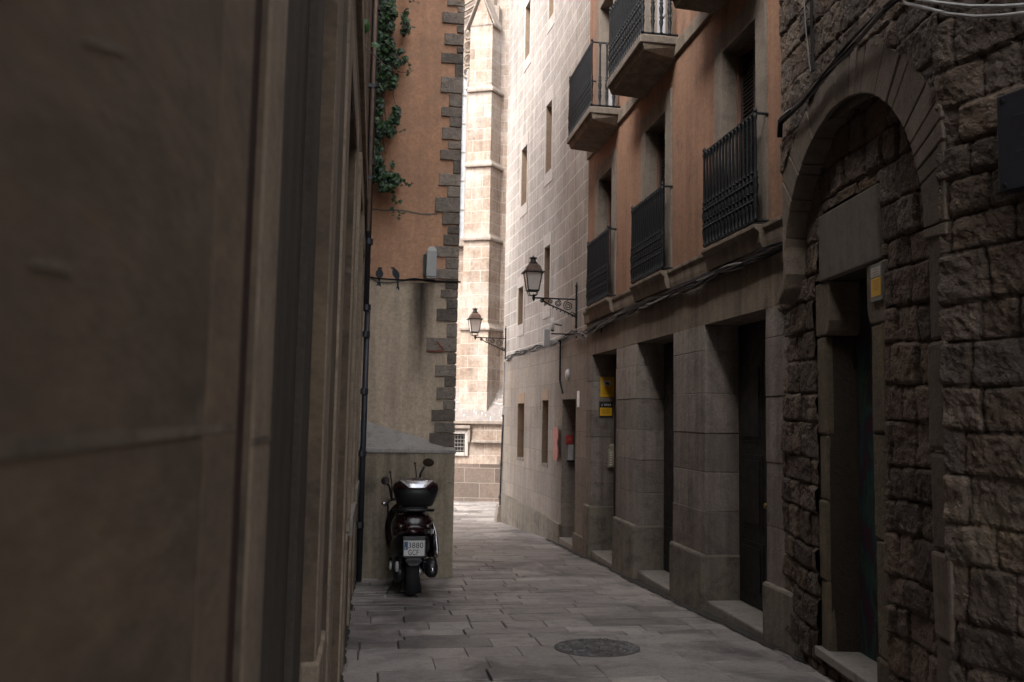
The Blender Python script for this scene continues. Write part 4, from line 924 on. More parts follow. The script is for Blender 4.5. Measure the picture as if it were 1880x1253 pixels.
m = MB(); m.prism([FS(UL+.0, 2.9, 0), FS(UL-.04, 2.9, 0), FS(UL-.06, 2.62, 0), FS(UL-.02, 2.5, 0), FS(UL+.12, 2.4, 0), FS(UL+.16, 2.5, 0), FS(UL+.02, 2.62, 0)], FS.n*.19); m.build('corbel', M['voussoir'], sb, bevel=.02)
m = MB(); v = 2.53; r = random.Random(2)
while v > -.6:
    h = r.uniform(.3, .62); lo = max(v-h, -.7); m.box(FS, -2.75, -2.57+r.uniform(-.012, .012), lo+.004, v-.004, -.02, .195+r.uniform(-.015, .012), r.uniform(.8, 1.15), .008); v = lo
m.build('arch_jamb', M['voussoir'], sb, bevel=.02)
# near rough wall, turned a little
m = clean(rough_wall(FN, -3.2, .02, -.6, 6.4, lambda U, V: U < 9, -.005, (.17, .27), (.2, .46), .0125, .024, 8, .022, .04)); m.build('near_stonework', M['rough'], sb, fix=False)
m = MB(); m.quad(FN(-4.5, -1.2, 0), FN(-3.1, -1.2, 0), FN(-3.1, 8.4, 0), FN(-4.5, 8.4, 0)); m.quad(FN(-3.2, 6.3, .01), FN(0, 6.3, .01), FN(0, 8.4, .01), FN(-3.2, 8.4, .01)); m.quad(FN(-3.2, -1.2, -.03), FN(0, -1.2, -.03), FN(0, 8.4, -.03), FN(-3.2, 8.4, -.03))
m.quad(FN(-4.5, 8.4, 0), FN(0, 8.4, 0), FN(0, 8.4, -6), FN(-4.5, 8.4, -6)); m.quad(FN(-4.5, -1.2, -6), FN(0, -1.2, -6), FN(0, 8.4, -6), FN(-4.5, 8.4, -6))
m.box(FN, -13, -3.3, -1.2, 13, -5, -.01)  # unseen tall box added behind the camera to keep light off near stone
m.build('rear_wall_and_shade_box', M['voussoir'], sb, fix=False)
# door group
m = MB(); m.box(FS, -1.735, -.785, 2.512, 3.0, -.1, .05); m.build('lintel', M['lintel'], sb, bevel=.012)
JAMB = stone('yellowed_jamb_plaster', (.16,.128,.088), (.11,.09,.067), (.21,.165,.095), 1.6, 8, bump=.8, bs=18, pit=.3)
for (a, b, c) in ((-.93, -.68, 1), (-1.79, -1.53, -1)):
    m = MB()
    inner = -.93 if c == 1 else -1.53
    o = b if c == 1 else a
    m.prism([FS(o, 2.12, -.2), FS(o, 2.508, -.2), FS(inner, 2.508, -.2), FS(inner, 2.22, -.2), FS(inner-(.02 if c == -1 else -.02), 2.15, -.2), FS(inner-(.05 if c == -1 else -.05), 2.12, -.2)], FS.n*.235)
    m.build('door_bracket', M['voussoir'], sb, bevel=.012)
r = random.Random(6)
for (a, b) in ((-.84, -.69), (-1.755, -1.57)):
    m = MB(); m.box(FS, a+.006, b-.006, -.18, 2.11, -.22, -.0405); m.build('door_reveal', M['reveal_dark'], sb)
    m = MB(); v = 2.11
    while v > -.15:
        lo = max(v-r.uniform(.35, .8), -.18); m.box(FS, a, b, lo+.001, v-.001, -.04, .03+r.uniform(-.008, .008), r.uniform(.85, 1.2), .007); v = lo
    m.build('door_jamb', JAMB, sb, bevel=.018)
gm2, t, b_ = nt('graffiti_door'); tc = t.nodes.new('ShaderNodeNewGeometry').outputs['Position']
n1 = noise(t, mapped(t, tc, (3, 3, 1.2)), 1.5, 3, .5, 2.); rp = t.nodes.new('ShaderNodeValToRGB'); t.links.new(n1, rp.inputs[0]); e = rp.color_ramp.elements
e[0].position = .3; e[0].color = (.02,.018,.02,1); e[1].position = .8; e[1].color = (.03,.02,.02,1)
for p_, c_ in ((.40, (.07,.02,.04)), (.45, (.03,.025,.03)), (.50, (.02,.075,.08)), (.56, (.055,.08,.04)), (.60, (.012,.022,.035)), (.66, (.05,.016,.02)), (.70, (.02,.02,.025))):
    x = rp.color_ramp.elements.new(p_); x.color = rgb(c_)
t.links.new(rp.outputs[0], b_.inputs['Base Color']); b_.inputs['Roughness'].default_value = .55
m = MB(); m.box(FS, -1.58, -.83, -.12, 2.52, -.26, -.2); m.build('door', gm2, sb)
m = MB(); m.box(FS, -1.66, -.68, -.17, -.105, -.2, .075, 1, .004); m.build('threshold', M['marble'], sb, bevel=.01)
# yellow sign by the door
ys_ = empty('doorway_notice', FS(-1.7, 2.3, .04), 'small yellow and white notice on the stone bracket right of the dark doorway', 'sign')
R4 = on(FS, 1602, 481, 1622, 556, .04); a, b, c, d = R4
m = MB(); panel(m, FS, R4, .036, .052); m.build('backing', plain('grey_green_backing', (.16,.17,.15), .5, var=.1), ys_, bevel=.002)
hh = d-c; m = MB(); m.box(FS, a+.015, b-.015, c+.03, c+hh*.62, .0525, .055); m.build('yellow_field', M['yellow'], ys_)
m = MB(); m.box(FS, a+.015, b-.015, c+hh*.66, d-.02, .0525, .055); m.build('white_field', M['plastic_grey'], ys_)
m = MB(); lines(m, FS, (a+.03, b-.03, c+.06, c+hh*.58), 6, .0552, .2, 5); lines(m, FS, (a+.03, b-.03, c+hh*.68, d-.03), 3, .0552, .25, 6); m.build('small_print', plain('ochre_print', (.3,.17,.03), .5), ys_)
# dark plaque at the right edge
R4 = on(FN, 1838, 160, 1886, 356, .1); print('plaque', R4)
pq = empty('slate_plaque', FN(R4[1], R4[2], .1), 'large dark slate plaque on the rough stone at the right edge', 'plaque')
a, b, c, d = R4; a = b-.55
m = MB(); m.box(FN, a, b, c, d, .05, .115); m.build('slab', M['slate'], pq, bevel=.006)
m = MB(); lines(m, FN, (a+.04, b-.04, c+.12, d-.1), 7, .1155, .2, 8); m.build('engraved_lines', plain('faint_engraving', (.05,.048,.05), .7), pq)
m = MB()
for (u, v) in ((a+.03, c+.03), (b-.03, c+.03), (a+.03, d-.03), (b-.03, d-.03)): m.lathe(FN(u, v, .115), [(0, .012), (.006, .01)], 8, axis=FN.n)
m.build('fixing_studs', M['iron'], pq)
# cables on the stone
sc = empty('stone_wall_cables', hp(FS, 1500, 170, .25), 'thick dark cables slanting up the rough stone wall above the arch', 'cables')
bundle(sc, [hp(FS, 1432, 248, .24), hp(FS, 1433, 222, .25), hp(FS, 1470, 192, .25), hp(FS, 1520, 130, .25), hp(FS, 1570, 72, .26), hp(FS, 1620, 20, .27), hp(FS, 1665, -20, .28)], 7, .016, (.008, .015), [M['cable'], M['cable'], M['cable_grey']], 13, .05)
wc = empty('white_cables', hp(FN, 1800, 20, .2), 'two pale cables sagging across the top of the rough stone wall', 'cables')
for pts, rad in (([(1645, 2), (1690, 13), (1740, 26), (1790, 31), (1840, 29), (1890, 23)], .009), ([(1665, -6), (1720, 5), (1780, 12), (1840, 12), (1890, 9)], .009)):
    m = MB(); q = []
    for i, (x, y) in enumerate(pts): q.append(hp(FS, x, y, .27) if x < 1712 else hp(FN, x, y, .2))
    m.tube(q, rad, 7); m.build('cable', M['cable_white'], wc, smooth=True)
for pts, lab, mt in (([(1489, -30), (1490, 60), (1493, 130)], 'green black vertical cable at the top of the rough stone wall', M['cable']), ([(1474, -30), (1480, 60), (1488, 132)], 'thin grey wire slanting beside the vertical cable on rough stone', M['cable_grey'])):
    m = MB(); m.tube([hp(FS, x, y, .23) for x, y in pts], .010 if mt is M['cable'] else .005, 6); o = m.build('drop_cable', mt, org=hp(FS, *pts[-1], .23)); tag(o, lab, 'cable')
# ---------------------------------------------------------------- church at the end
d = ray(918, 922); t_ = -(EYE-gz(30))/d.z; q0 = d*t_; d = ray(832, 920); t_ = -(EYE-gz(30))/d.z; q1 = d*t_
hd = math.degrees(math.atan2(q0.x-q1.x, q0.y-q1.y)); print('church', q0, q1, hd)
FC = Frame(q1.x, q1.y, hd, 1)
ch = empty('church', (q1.x, q1.y, gz(30)), 'sunlit pale sandstone gothic church with stepped buttress at the end of the alley', 'church')
def HC(x, y, w=0.): return FC.hit(x, y, w)
vm = HC(880, 776)[1]; vt = HC(880, 712)[1]; vs1 = HC(880, 852)[1]; zg = -1.05
m = MB(); m.quad(FC(-14, zg, 0), FC(7, zg, 0), FC(7, vs1, 0), FC(-14, vs1, 0)); m.build('base_courses', M['church_low'], ch, fix=False)
wx0, wx1 = HC(838, 830)[0], HC(853, 830)[0]; wz0, wz1 = HC(845, 831)[1], HC(845, 797)[1]; wx0 -= .35
m = MB(); wall_open(m, FC, -14, 7, vs1, vm, [(wx0, wx1, wz0, wz1, .3)], -.03); m.quad(FC(-14, vs1, -.03), FC(7, vs1, -.03), FC(7, vs1, 0), FC(-14, vs1, 0)); m.build('lower_wall', M['church'], ch, fix=False)
m = MB(); m.box(FC, -14, 7, vm-.05, vm+.06, -.1, .07); m.build('moulding', M['church_plain'], ch, bevel=.02)
m = MB(); a, v_ = HC(866, 810); m.box(FC, a, 7, v_-.05, v_+.03, -.1, .10); a2, v2 = HC(864, 783); m.box(FC, wx0-1, a2, v2-.07, v2+.02, -.1, .10); m.box(FC, a2-.08, a2, v_-.05, v2-.07, -.1, .06)
m.build('hood_moulding', M['church_plain'], ch, bevel=.015)
e_ = .1; m = MB(); m.box(FC, wx0-e_, wx0, wz0-.1, wz1+.1, -.05, .02); m.box(FC, wx1, wx1+e_, wz0-.1, wz1+.1, -.05, .02); m.box(FC, wx0, wx1, wz1, wz1+.1, -.05, .02); m.box(FC, wx0, wx1, wz0-.1, wz0, -.05, .03)
w = m.build('grated_window', M['white_trim'], ch, bevel=.01)
m = MB(); m.box(FC, wx0, wx1, wz0, wz1, -.3, -.25); m.build('dark_pane', M['dark_wood'], w)
m = MB(); n = 7
for k in range(n): u = wx0+(wx1-wx0)*(k+.5)/n; m.tube([FC(u, wz0, -.06), FC(u, wz1, -.06)], .012, 5)
for k in range(5): v = wz0+(wz1-wz0)*(k+.5)/5; m.tube([FC(wx0, v, -.045), FC(wx1, v, -.045)], .012, 5)
m.build('grating', M['bars'], w)
# sloping glacis with undulating surface
m = MB(); nu, nv_ = 90, 16; bk = .75
def gp(i, j):
    u = -6+13*i/nu; s = j/nv_; v = vm+.06+(vt-vm-.06)*s
    return FC(u, v, .02-bk*s+float(fbm(np.array(u*1.6), np.array(s*3.), 4, 2)-.45)*.22*min(1, 4*s))
for i in range(nu):
    for j in range(nv_): m.quad(gp(i, j), gp(i+1, j), gp(i+1, j+1), gp(i, j+1))
m.build('sloping_base', M['glacis'], ch, fix=False)
m = MB(); m.quad(FC(-14, vm, -bk), FC(7, vm, -bk), FC(7, 15, -bk), FC(-14, 15, -bk)); m.quad(FC(-14, 15, -bk), FC(7, 15, -bk), FC(7, 15, -12), FC(-14, 15, -12)); m.build('nave_wall', M['church'], ch, fix=False)
# buttress: corner towards the camera
def at(px, dist):  # horizontal point on the ray through pixel column px (at horizon) at distance dist
    d = ray(px, 762); h = Vector((d.x, d.y, 0)).normalized(); return h*dist
dc = q0.length+.15; k_ = 1.0
hF = R_(-57+8.95-8.95); hR = R_(42.6)
dF = Vector((math.sin(R_(-66)), math.cos(R_(-66)), 0)); dR = Vector((math.sin(R_(40)), math.cos(R_(40)), 0))
def zc(y): return EYE + (FC.hit(890, y, .2)[1]-EYE)
# tiers: (y_bottom, y_top, x_left, x_corner, grow)
C0 = at(891, dc)   # corner column at the horizon row (leans with the roll)
def plan(wl, wr, gr):
    c = C0-(dF+dR).normalized()*gr
    return [c, c+dR*(wr+2*gr), c+dR*(wr+2*gr)+dF*(wl+gr), c+dF*(wl+gr)]
WL, WR = .76, 1.2
tiers = [(712, 600, .10), (600, 432, .05), (432, 294, .02), (294, 153, -.02), (153, 30, -.05)]
for (yb, yt, gr) in tiers:
    z0, z1 = zc(yb)-(1.6 if yb == 712 else 0), zc(yt); P = plan(WL, WR, gr); m = MB()
    m.prism([p+Vector((0, 0, z0)) for p in P], Vector((0, 0, z1-z0))); m.build('buttress_stage', M['church'], ch)
    m = MB(); P1 = plan(WL, WR, gr+.09); P2 = plan(WL, WR, gr-.04)
    m.loft([[p+Vector((0, 0, z1-.07)) for p in P1], [p+Vector((0, 0, z1)) for p in P1], [p+Vector((0, 0, z1+.16)) for p in P2]])
    if yt != 30: m.build('string_course', M['church_plain'], ch, bevel=.012)
# gabled top
z0 = zc(34); P = plan(WL, WR, -.05); top = (P[0]+P[3])/2; rise = zc(-25)-z0
m = MB(); n0 = Vector((0, 0, z0)); A_ = [P[0]+n0, P[3]+n0, top+n0+Vector((0, 0, rise))]; m.prism(A_, dR*(WR*.3)); m.build('gable', M['church'], ch)
m = MB()
for p in (P[0], P[3]):
    o1 = p+n0+(p-top).normalized()*.1-Vector((0, 0, .06)); o2 = top+n0+Vector((0, 0, rise+.08)); s_ = -dR*.08
    m.hexa([o1+s_, o1+dR*.5+s_, o2+dR*.5+s_, o2+s_, o1+s_+Vector((0, 0, .1)), o1+dR*.5+s_+Vector((0, 0, .1)), o2+dR*.5+s_+Vector((0, 0, .1)), o2+s_+Vector((0, 0, .1))])
m.build('gable_coping', M['church_plain'], ch, bevel=.01)
m = MB(); m.prism([P[1]*0+P[0]+dR*.35+n0, P[0]+dR*(WR+.1)+n0, P[0]+dR*(WR+.1)+n0+Vector((0, 0, .1)), P[0]+dR*.35+n0+Vector((0, 0, rise*.8))], dF*.6); m.build('weathering_slope', M['church_plain'], ch, bevel=.01)
m = MB(); b0 = top+n0+dR*.5+Vector((0, 0, rise*.2)); m.lathe(b0, [(0, .22), (1.0, .2), (1.1, .3), (1.25, .2), (2.6, .02)], 8); m.build('pinnacle', M['church_plain'], ch)
m = MB(); r = random.Random(5)
for k in range(9):
    h = .2+k*.16; m.lathe(b0+Vector((0, 0, h))+dR*-.2+dF*r.uniform(-.15, .15), [(0, .02), (.05, .07), (.1, .02)], 6)
m.build('crockets', M['church_plain'], ch)
# tall tracery window left of the buttress
a = FC.hit(836, 440, -bk)[0]; b = FC.hit(860, 440, -bk)[0]; v0, v1 = FC.hit(850, 440, -bk)[1], FC.hit(850, 130, -bk)[1]
m = MB(); m.box(FC, a-1, b+.02, v0, v1, -bk-.02, -bk+.03); w = m.build('tracery_window', M['pane'], ch)
m = MB()
for u in (a+.05, a+.32, b-.1): m.tube([FC(u, v0, -bk+.08), FC(u, v1, -bk+.08)], .05, 8); m.lathe(FC(u, v1-.7, -bk+.08), [(0, .05), (.06, .09), (.12, .05)], 8)
v = v0
while v < v1: m.box(FC, a-1, b, v, v+.03, -bk+.03, -bk+.05); v += .9
m.build('mullions', M['church_plain'], w, smooth=False)
m = MB(); m.box(FC, a-1.2, b+.1, v0-.25, v0-.02, -bk, -bk+.2); m.build('window_sill', M['church_plain'], w, bevel=.02)
m = MB()
for k in range(4):
    cx_ = b-.12; cz = v1-.1+k*.42
    pts = [FC(cx_+.14*math.cos(t_*.52), cz+.17*math.sin(t_*.52), -bk+.08) for t_ in range(13)]; m.tube(pts, .035, 6)
for k in range(3): m.tube([FC(b-.35, v1+1.6+k*.22, -bk+.08), FC(b+.05, v1+1.85+k*.22, -bk+.08)], .04, 5)
m.build('tracery', M['church_plain'], w)
# ---------------------------------------------------------------- worn cobbled cover in the paving
def gpt(px, py):
    d = ray(px, py); t_ = EYE/(-(d.z+SL*d.y)); return Vector((d.x*t_, d.y*t_, EYE+d.z*t_))
cc = gpt(1096, 1190); mc = empty('drain_cover', cc, 'round worn dark pebbled cover set in the paving of the alley', 'drain cover')
rx = (gpt(1175, 1190)-gpt(1018, 1190)).length/2; ry = (gpt(1096, 1175)-gpt(1096, 1208)).length/2; print('cover', rx, ry, cc)
m = MB(); r = random.Random(9); sl = Vector((0, 1, -SL)).normalized(); upn = Vector((0, SL, 1)).normalized()
ring = [cc+Vector((rx*math.cos(a), 0, 0))+sl*(ry*math.sin(a))+upn*.0065 for a in [2*math.pi*k/40 for k in range(40)]]
m.prism([p_-upn*.02 for p_ in ring], upn*.02); m.build('cover_plate', stone('cover_concrete', (.13,.12,.112), (.10,.092,.086), None, 3, 20, bump=.8), mc)
m = MB()
for k in range(240):
    a = r.uniform(0, 6.28); q = math.sqrt(r.random())*.94; pz = cc+Vector((rx*q*math.cos(a), 0, 0))+sl*(ry*q*math.sin(a))+upn*.004
    s_ = r.uniform(.012, .03); m.lathe(pz, [(0, s_), (.006, s_*.85), (.010, s_*.3)], 6, axis=upn, a=Vector((math.cos(a*7), math.sin(a*7), 0)), sx=r.uniform(.6, 1.6), col=r.uniform(.6, 1.6))
tag(m.build('pebbles', stone('pebble', (.15,.14,.135), (.08,.075,.07), None, 5, 20, bump=.4), mc), kind='stuff')
# ---------------------------------------------------------------- scooter, seen from behind
SO = gpt(757, 1101); print('scooter at', SO)
scp = empty('scooter', SO, 'black and dark red scooter with top case parked against the tan foot block', 'scooter')
TH = R_(-1.5)
def S(x, y, z):   # local: x right, y forward, z up
    return SO+Vector((x*math.cos(TH)+y*math.sin(TH), -x*math.sin(TH)+y*math.cos(TH), z-SL*y*.999))
KB = plain('scooter_black_plastic', (.012,.012,.014), .38, var=.2, s=20)
KR = plain('dark_red_paint', (.014,.003,.005), .28, var=.1, coat=.4)
KC = plain('chrome', (.55,.55,.57), .12, 1., .05)
KS = plain('silver_paint', (.42,.41,.42), .35, .2, .08, coat=.3)
KT = plain('tyre_rubber', (.015,.015,.016), .85, var=.2, s=30)
KL = plain('red_lens', (.022,.003,.004), .2, var=.1)
KW = plain('plate_white', (.62,.62,.6), .4, var=.05)
def ring_(y, z, w, h, n=16, p=2.6, x0=0.):
    out = []
    for k in range(n):
        th = 2*math.pi*k/n; c_, s_ = math.cos(th), math.sin(th)
        out.append(S(x0+w*math.copysign(abs(c_)**(2/p), c_), y, z+h*math.copysign(abs(s_)**(2/p), s_)))
    return out
def hring(z, y, w, l, n=20, p=2.8, x0=0., topback=0.):
    out = []
    for k in range(n):
        th = 2*math.pi*k/n; c_, s_ = math.cos(th), math.sin(th)
        out.append(S(x0+w*math.copysign(abs(c_)**(2/p), c_), y+l*math.copysign(abs(s_)**(2/p), s_), z))
    return out
def wheel(cy, cz, R, wd, par, label=None):
    prof = []
    m = MB(); nseg = 36; n0 = 0
    pr = [(R-.10, -wd*.42), (R-.05, -wd*.5), (R-.015, -wd*.38), (R, -wd*.15), (R, wd*.15), (R-.015, wd*.38), (R-.05, wd*.5), (R-.10, wd*.42)]
    m.loft([[S(x_, cy+r_*math.cos(2*math.pi*k/nseg), cz+r_*math.sin(2*math.pi*k/nseg)) for r_, x_ in pr] for k in range(nseg+1)])
    o = m.build('wheel', KT, par, smooth=True)
    m = MB()
    m.loft([[S(x_, cy+r_*math.cos(2*math.pi*k/nseg), cz+r_*math.sin(2*math.pi*k/nseg)) for r_, x_ in ((R-.10, -wd*.36), (R-.12, -wd*.3), (R-.12, wd*.3), (R-.10, wd*.36))] for k in range(nseg+1)])
    for k in range(5):
        a = 2*math.pi*k/5; m.tube([S(0, cy, cz), S(0, cy+(R-.11)*math.cos(a), cz+(R-.11)*math.sin(a))], .014, 6)
    m.tube([S(-.05, cy, cz), S(.05, cy, cz)], .035, 10); m.build('rim', KS, o)
    return o
wheel(0.26, .255, .255, .14, scp); wheel(1.55, .25, .25, .12, scp)
# rear body / tail: loft along forward
m = MB(); m.loft([ring_(-.02, .78, .12, .05), ring_(.03, .78, .19, .13), ring_(.25, .76, .23, .17), ring_(.55, .68, .235, .20), ring_(.8, .62, .17, .18), ring_(.95, .55, .14, .12)]); m.build('tail_body', KR, scp, smooth=True, sub=1)
m = MB(); m.loft([ring_(.02, .60, .13, .08), ring_(.15, .55, .20, .15), ring_(.55, .50, .22, .19), ring_(.95, .42, .22, .18), ring_(1.1, .36, .16, .1)]); m.build('under_body', KB, scp, smooth=True, sub=1)
m = MB(); m.loft([ring_(.16, .925, .15, .03), ring_(.3, .935, .17, .045), ring_(.6, .90, .155, .05), ring_(.8, .86, .13, .05), ring_(.95, .84, .1, .03)]); m.build('seat', plain('seat_vinyl', (.014,.014,.015), .6, var=.2, s=20), scp, smooth=True, sub=1)
m = MB(); m.loft([ring_(-.045, .72, .10, .025), ring_(-.06, .73, .085, .035), ring_(-.0, .74, .13, .045), ring_(.05, .74, .14, .05)]); m.build('tail_light', KL, scp, smooth=True)
for s_ in (-1, 1):
    m = MB(); m.loft([ring_(-.035, .755, .04, .022, x0=s_*.14), ring_(.02, .76, .055, .035, x0=s_*.155), ring_(.08, .76, .04, .03, x0=s_*.16)]); m.build('rear_indicator', plain('smoked_lens', (.02,.008,.006), .2), scp, smooth=True)
# rack and grab rail
m = MB(); m.tube([S(-.2, .5, .90), S(-.215, .2, .92), S(-.19, -.02, .93), S(-.10, -.06, .935), S(.10, -.06, .935), S(.19, -.02, .93), S(.215, .2, .92), S(.2, .5, .90)], .016, 8); m.build('grab_rail', KB, scp, smooth=True)
m = MB(); m.tube([S(-.14, .03, .955), S(.14, .03, .955)], .012, 6); m.tube([S(-.12, .25, .955), S(.12, .25, .955)], .012, 6); m.box(Frame(S(0,0,0).x, S(0,0,0).y, 90, 1), -.09, .09, S(0,0,.94).z, S(0,0,.965).z, -.28, 0.0); m.build('rack', KB, scp)
# top case
tcz = .97; cy = .11; x0 = .01
m = MB(); m.loft([hring(tcz, cy, .17, .15, x0=x0), hring(tcz+.02, cy, .195, .18, x0=x0), hring(tcz+.10, cy, .225, .21, x0=x0), hring(tcz+.175, cy, .245, .225, x0=x0), hring(tcz+.18, cy, .243, .222, x0=x0)])
tcs = m.build('top_case', KB, scp, smooth=True)
m = MB(); m.loft([hring(tcz+.181, cy, .247, .228, x0=x0), hring(tcz+.20, cy, .248, .228, x0=x0), hring(tcz+.235, cy+.005, .235, .213, x0=x0), hring(tcz+.27, cy+.02, .20, .18, x0=x0), hring(tcz+.292, cy+.03, .15, .13, x0=x0), hring(tcz+.30, cy+.035, .08, .07, x0=x0)])
m.build('case_lid', KR, tcs, smooth=True)
def case_pt(xn, zn, off=.004):   # point on the rear face of the lid
    tab = [(.181, .248, .229, 0), (.20, .249, .229, 0), (.235, .236, .213, .005), (.27, .20, .18, .02), (.292, .15, .13, .03), (.30, .08, .07, .035)]
    for (z0, w0, l0, c0), (z1, w1, l1_, c1) in zip(tab, tab[1:]):
        if z0 <= zn <= z1: f = (zn-z0)/(z1-z0); w_ = w0+(w1-w0)*f; l_ = l0+(l1_-l0)*f; c_ = c0+(c1-c0)*f; break
    q = min(.999, abs(xn)/w_); return S(x0+xn, cy+c_-(l_+off)*(1-q**2.8)**(1/2.8), tcz+zn+off*.6)
def patch(mb, xl0, xr0, z0, xl1, xr1, z1, nx=8, nz=6, off=.005):
    for i in range(nx):
        for j in range(nz):
            def p(i, j): f = j/nz; a = xl0+(xl1-xl0)*f; b = xr0+(xr1-xr0)*f; return case_pt(a+(b-a)*i/nx, z0+(z1-z0)*f, off)
            mb.quad(p(i, j), p(i+1, j), p(i+1, j+1), p(i, j+1))
m = MB(); patch(m, -.085, .085, .20, -.125, .125, .278); m.build('chrome_reflector', plain('clear_reflector', (.5,.5,.52), .16, .7, .25, 25), tcs, smooth=True, fix=False)
m = MB(); patch(m, -.10, -.088, .212, -.175, -.13, .272); patch(m, .088, .10, .212, .13, .175, .272); m.build('silver_flash', KS, tcs, smooth=True, fix=False)
m = MB(); m.loft([hring(tcz+.176, cy, .25, .232, x0=x0), hring(tcz+.184, cy, .25, .232, x0=x0)]); m.build('case_seam', KB, tcs)
# number plate
m = MB(); FP = Frame(S(0, -.075, 0).x, S(0, -.075, 0).y, 90, 1); zb = S(0, -.075, .455).z; m.box(FP, -.115, .115, zb, zb+.165, 0, .006)
pl = m.build('number_plate', KW, scp, bevel=.004)
m = MB(); m.box(FP, -.105, -.068, zb+.07, zb+.155, .0062, .0072); m.build('blue_band', plain('plate_blue', (.04,.09,.22), .4), pl)
m = MB(); m.box(FP, -.112, .112, zb-.004, zb+.006, -.002, .008); m.box(FP, -.113, -.108, zb, zb+.16, .0, .0072); m.box(FP, .108, .113, zb, zb+.16, .0, .0072); m.build('plate_rim', KB, pl)
def text(s, F, u, v, w, h, mat, par, name, wid=None):
    cu_ = bpy.data.curves.new('txt', 'FONT'); cu_.body = s; cu_.size = h*1.38; cu_.extrude = .0006; cu_.space_character = 1.05
    ob = bpy.data.objects.new('txt', cu_); me = bpy.data.meshes.new_from_object(ob); bpy.data.objects.remove(ob)
    xs = [v_.co.x for v_ in me.vertices]; sc_ = (wid/(max(xs)-min(xs))) if wid else 1; x_0 = min(xs)
    o3 = Vector(ORG[par.name])
    for v_ in me.vertices:
        P = F(u+(v_.co.x-x_0)*sc_, v+v_.co.y, w+v_.co.z); v_.co = P-o3
    me.materials.append(mat); o = bpy.data.objects.new(name, me); scene.collection.objects.link(o); o.parent = par; return o
text('3880', FP, -.062, zb+.088, .0075, .060, M['black'], pl, 'plate_digits', .155)
text('GCF', FP, -.062, zb+.016, .0075, .058, M['black'], pl, 'plate_letters', .108)
text('E', FP, -.095, zb+.078, .0075, .02, M['plastic_white'], pl, 'country_letter', .014)
m = MB(); m.prism([S(-.075, -.05, .45), S(.075, -.05, .45), S(.068, -.04, .38), S(.045, -.035, .355), S(-.045, -.035, .355), S(-.068, -.04, .38)], Vector((0, .012, 0))); m.build('mudguard_flap', plain('grey_flap', (.11,.11,.115), .5), scp, bevel=.003)
m = MB(); m.loft([ring_(-.04, .60, .10, .02), ring_(-.05, .40, .09, .02), ring_(.02, .50, .10, .10), ring_(.12, .52, .10, .08)][1:]); m.prism([S(-.1, -.068, .44), S(.1, -.068, .44), S(.12, -.05, .66), S(-.12, -.05, .66)], Vector((0, .05, 0))); m.build('plate_holder', KB, scp, bevel=.006)
# engine, swing arm, shock absorbers, exhaust
m = MB(); m.loft([ring_(.12, .25, .06, .09, x0=-.13), ring_(.25, .26, .075, .12, x0=-.14), ring_(.6, .28, .08, .13, x0=-.13), ring_(.85, .32, .07, .12, x0=-.08)]); m.build('engine_cover', KB, scp, smooth=True, sub=1)
m = MB(); m.lathe(S(-.21, .30, .32), [(0, .035), (.01, .05), (.02, .05), (.03, .04)], 14, axis=Vector((-1, 0, 0)));
m.loft([ring_(.06, .335, .018, .055, x0=-.165), ring_(.1, .335, .02, .058, x0=-.17)]); m.build('engine_casting', KS, scp, smooth=True)
m = MB(); m.loft([ring_(-.04, .30, .03, .045, x0=.20), ring_(-.02, .30, .065, .085, x0=.20), ring_(.1, .31, .075, .10, x0=.20), ring_(.45, .30, .07, .09, x0=.19), ring_(.6, .27, .035, .04, x0=.17), ring_(.85, .24, .025, .03, x0=.1)]); ex = m.build('exhaust', KB, scp, smooth=True, sub=1)
m = MB(); m.loft([ring_(-.045, .30, .022, .03, x0=.20), ring_(-.055, .30, .022, .03, x0=.20)]); m.build('exhaust_tip', KC, ex, smooth=True)
m = MB(); m.loft([[S(.245+.03*math.sin(k), .02, .42), S(.262, .1, .42), S(.262, .42, .40), S(.245, .5, .36)] for k in (0,)]+[[S(.265, .03, .34), S(.28, .1, .34), S(.28, .42, .33), S(.265, .5, .3)]]); m.build('heat_shield', KS, ex)
for s_ in (-1, 1):
    m = MB(); m.tube([S(s_*.125, .12, .30), S(s_*.135, .22, .62)], .02, 8)
    for k in range(7): z_ = .36+.033*k; m.tube([S(s_*(.127+.0011*k), .14+.0105*k, z_), S(s_*(.127+.0011*k), .144+.0105*k, z_+.012)], .033, 10)
    m.build('shock_absorber', KB, scp, smooth=False)
m = MB(); m.lathe(S(.085, .26, .255), [(0, .05), (.02, .05), (.03, .03), (.06, .02)], 12, axis=Vector((1, 0, 0))); m.build('hub', KS, scp)
# floor, leg shield, front fairing, fork
m = MB(); m.loft([ring_(.9, .30, .20, .05, p=4), ring_(1.05, .29, .215, .05, p=4), ring_(1.25, .30, .21, .06, p=4)]); m.build('floorboard', KB, scp, smooth=True)
m = MB(); m.loft([hring(.30, 1.30, .21, .05), hring(.55, 1.32, .26, .07), hring(.72, 1.30, .265, .09), hring(.86, 1.26, .22, .1), hring(.97, 1.22, .12, .09)]); m.build('leg_shield', KR, scp, smooth=True, sub=1)
m = MB(); m.tube([S(.285, 1.1, .78), S(.30, 1.0, .62), S(.285, .9, .50)], .012, 6); m.tube([S(.225, .45, .80), S(.265, .35, .66), S(.275, .25, .50), S(.27, .2, .42)], .016, 6); m.build('side_trim', KC, scp, smooth=True)
m = MB(); m.tube([S(0, 1.2, .9), S(0, 1.45, .5)], .04, 8); m.tube([S(-.08, 1.42, .55), S(-.08, 1.55, .25)], .02, 8); m.tube([S(.08, 1.42, .55), S(.08, 1.55, .25)], .02, 8); m.build('front_fork', KB, scp)
